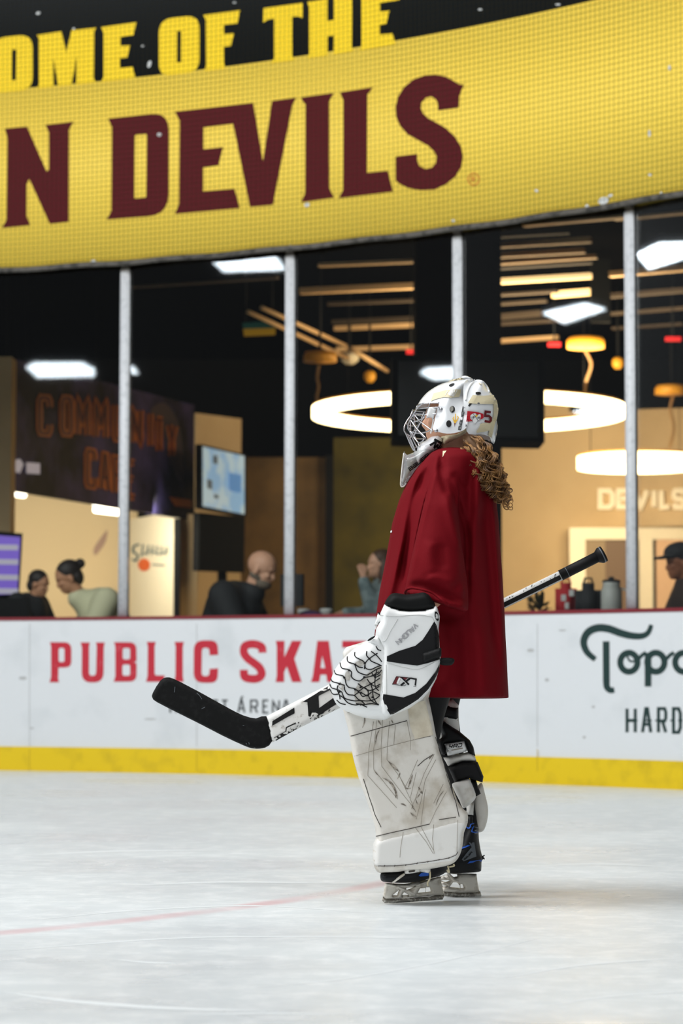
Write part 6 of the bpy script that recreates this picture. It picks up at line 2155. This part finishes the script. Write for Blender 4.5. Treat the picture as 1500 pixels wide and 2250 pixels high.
seated('dark-haired girl in black bending over the laptop at far left', 86, 1283, 1.55, (0.9, -0.45), M['coat_dark'], M['skin2'], M['hair_dark'], 0.84, 0.10, -0.25, hair='short')
seated('woman with dark hair in a bun and sage green jacket leaning by first post', 150, 1268, 1.0, (-0.95, -0.3), M['coat_green'], M['skin2'], M['hair_dark'], 0.98, 0.30, -0.45, hair='bun')
seated('bald man with grey beard in black jacket looking down beside the second post', 574, 1249, 1.02, (0.95, -0.35), M['coat_dark'], M['skin'], mat('beard_grey', (110, 98, 84), 0.8), 1.12, 0.20, -0.40, hair='beard')
seated('woman with long auburn hair and grey denim shirt raising one hand left of the goalie', 834, 1240, 1.0, (-0.95, -0.3), M['denim'], M['skin'], M['hair_brown'], 0.86, 0.06, 0.0, arms=('up', 'rest'), hair='long')
rt_, H, hq, R3, _ = seated('man in dark brown coat and black cap at the right edge by the door', 1494, 1236, 1.0, (-0.9, -0.2), M['brown_coat'], mat('skin_warm', (150, 90, 56), 0.6), M['hair_dark'], 0.94, 0.10, -0.1, hair='short')
bm = bmesh.new()
add_ellipsoid(bm, hq(-0.005, 0, 0.075), (0.108, 0.092, 0.065), 20, R3)
vs = add_ellipsoid(bm, hq(0.115, 0, 0.045), (0.075, 0.075, 0.012), 18, R3)
mesh_obj('cap', remeshed(bm, 0.007, 3), M['coat_dark'], rt_)


def cpt(px_, off=0.34):
    """spot on the counter under that pixel column"""
    Y = behind(px_, off)
    p = P(px_, 1340, Y)
    return Vector((p.x, p.y, 1.0)), F / Y


# laptop by the girl
p, k = cpt(30)
lt = thing('laptop', 'open black laptop at the far left end of the counter', 'laptop', p)
phi = math.atan2(p.x - ARC_C.x, p.y - ARC_C.y)
rz = Matrix.Rotation(-phi, 3, 'Z')
bm = bmesh.new()
add_box(bm, p + Vector((0, 0, 0.01)), (0.34, 0.22, 0.018), rot=rz)
mesh_obj('keyboard_base', bm, M['black'], lt, smooth=False)
bm = bmesh.new()
add_box(bm, p + Vector((0, 0, 0.115)) - Vector((math.sin(phi), math.cos(phi), 0)) * 0.11, (0.34, 0.012, 0.20), rot=rz)
mesh_obj('screen', bm, M['black'], lt, smooth=False)

p, k = cpt(642, 0.4)
mn = thing('till_monitor', 'dark square till monitor half hidden by the second post', 'monitor', p)
phi = math.atan2(p.x - ARC_C.x, p.y - ARC_C.y)
rz = Matrix.Rotation(-phi, 3, 'Z')
bm = bmesh.new()
add_box(bm, p + Vector((0, 0, 0.25)), (0.17, 0.03, 0.22), rot=rz)
mesh_obj('screen', bm, M['coat_dark'], mn, smooth=False)
bm = bmesh.new()
add_tube(bm, [p, p + Vector((0, 0, 0.16))], 0.02, 10)
mesh_obj('stand', bm, M['black'], mn)


def lathe_thing(name, label, cat, px_, prof, m_, group=None, off=0.34):
    p, k = cpt(px_, off)
    bm = bmesh.new()
    add_loft(bm, [[p + Vector((r * math.cos(2 * PI * j / 22), r * math.sin(2 * PI * j / 22), z)) for j in range(22)] for r, z in prof])
    return p, bm


for x, wd in ((667, 'pale paper cup beside the second post'), (716, 'pale paper cup right of the purple hat')):
    p, bm = lathe_thing('cup', wd, 'cup', x, [(0.030, 0), (0.040, 0.095), (0.043, 0.10), (0.043, 0.112), (0.036, 0.12)], M['cup'])
    root = thing('paper_cup', wd, 'cup', p)
    mesh_obj('cup_body', bm, M['cup'], root)
p, k = cpt(682, 0.22)
hat = thing('knit_hat', 'dark purple knitted hat lying on the counter between two paper cups', 'hat', p)
bm = bmesh.new()
add_ellipsoid(bm, p + Vector((0, 0, 0.055)), (0.095, 0.08, 0.05), 20)
mesh_obj('crown', bm, M['purple_cloth'], hat)
bm = bmesh.new()
add_ellipsoid(bm, p + Vector((0, 0, 0.02)), (0.102, 0.088, 0.02), 20)
mesh_obj('brim', bm, M['purple_cloth'], hat)

p, bm = lathe_thing('jug', '', '', 1343, [(0.055, 0), (0.066, 0.02), (0.066, 0.19), (0.052, 0.235), (0.058, 0.25)], M['jug'])
jg = thing('water_jug', 'grey jug with a lid on the counter left of the fourth post', 'jug', p)
mesh_obj('jug_body', bm, M['jug'], jg)
bm = bmesh.new()
add_loft(bm, [[p + Vector((r * math.cos(2 * PI * j / 22), r * math.sin(2 * PI * j / 22), z)) for j in range(22)] for r, z in ((0.059, 0.25), (0.052, 0.265), (0.018, 0.27), (0.016, 0.285))])
mesh_obj('lid', bm, M['coat_dark'], jg)
bm = bmesh.new()
add_tube(bm, [p + Vector((0.06, 0, 0.21)), p + Vector((0.10, 0, 0.20)), p + Vector((0.10, 0, 0.08)), p + Vector((0.062, 0, 0.06))], 0.009, 8)
mesh_obj('handle', bm, M['jug'], jg)


def bag(name, label, px_, wd, dp, ht, m_, off=0.36):
    p, k = cpt(px_, off)
    root = thing(name, label, 'bag', p)
    bm = bmesh.new()
    vs = add_box(bm, p + Vector((0, 0, ht / 2)), (wd, dp, ht))
    bmesh.ops.bevel(bm, geom=bm.edges[:], offset=min(wd, dp) * 0.35, segments=4, affect='EDGES')
    mesh_obj('bag_body', bm, m_, root)
    bm = bmesh.new()
    add_tube(bm, [p + Vector((-0.03, 0, ht - 0.01)), p + Vector((-0.02, 0, ht + 0.03)), p + Vector((0.02, 0, ht + 0.03)), p + Vector((0.03, 0, ht - 0.01))], 0.007, 8)
    mesh_obj('grab_handle', bm, m_, root)
    return root, p


bag('backpack', 'black backpack standing on the counter left of the grey jug', 1292, 0.165, 0.13, 0.25, M['coat_dark'], 0.33)
rb, p = bag('tote_bag', 'red bag with white patches on the counter left of the black backpack', 1243, 0.135, 0.10, 0.255, M['red_cloth'], 0.36)
for dx, z, w_ in ((-0.02, 0.16, 0.03), (0.03, 0.19, 0.03), (0.0, 0.11, 0.025)):
    bm = bmesh.new()
    add_box(bm, p + Vector((dx, -0.052, z)), (w_, 0.004, 0.04))
    mesh_obj('patch', bm, M['cup'], rb, smooth=False)
p, k = cpt(1184, 0.36)
pt_ = thing('potted_plant', 'small dark olive potted plant on the counter behind the stick shaft', 'plant', p)
bm = bmesh.new()
add_loft(bm, [[p + Vector((r * math.cos(2 * PI * j / 18), r * math.sin(2 * PI * j / 18), z)) for j in range(18)] for r, z in ((0.04, 0), (0.052, 0.06))])
mesh_obj('pot', bm, M['coat_dark'], pt_)
bm = bmesh.new()
for i in range(90):
    a, e = rnd.uniform(0, 2 * PI), rnd.uniform(0.1, 1.4)
    d = Vector((math.cos(a) * math.cos(e), math.sin(a) * math.cos(e), math.sin(e)))
    b = p + Vector((0, 0, 0.055)) + Vector((d.x * 1.1, d.y, d.z * 1.6)) * rnd.uniform(0.02, 0.075)
    t = b + d * 0.05
    sdv = d.cross(UPZ).normalized() * 0.016
    m_ = (b + t) / 2 + Vector((0, 0, 0.004))
    vs = [bm.verts.new(q) for q in (b, m_ - sdv, t, m_ + sdv)]
    bm.faces.new(vs)
mesh_obj('foliage', bm, M['plant'], pt_)
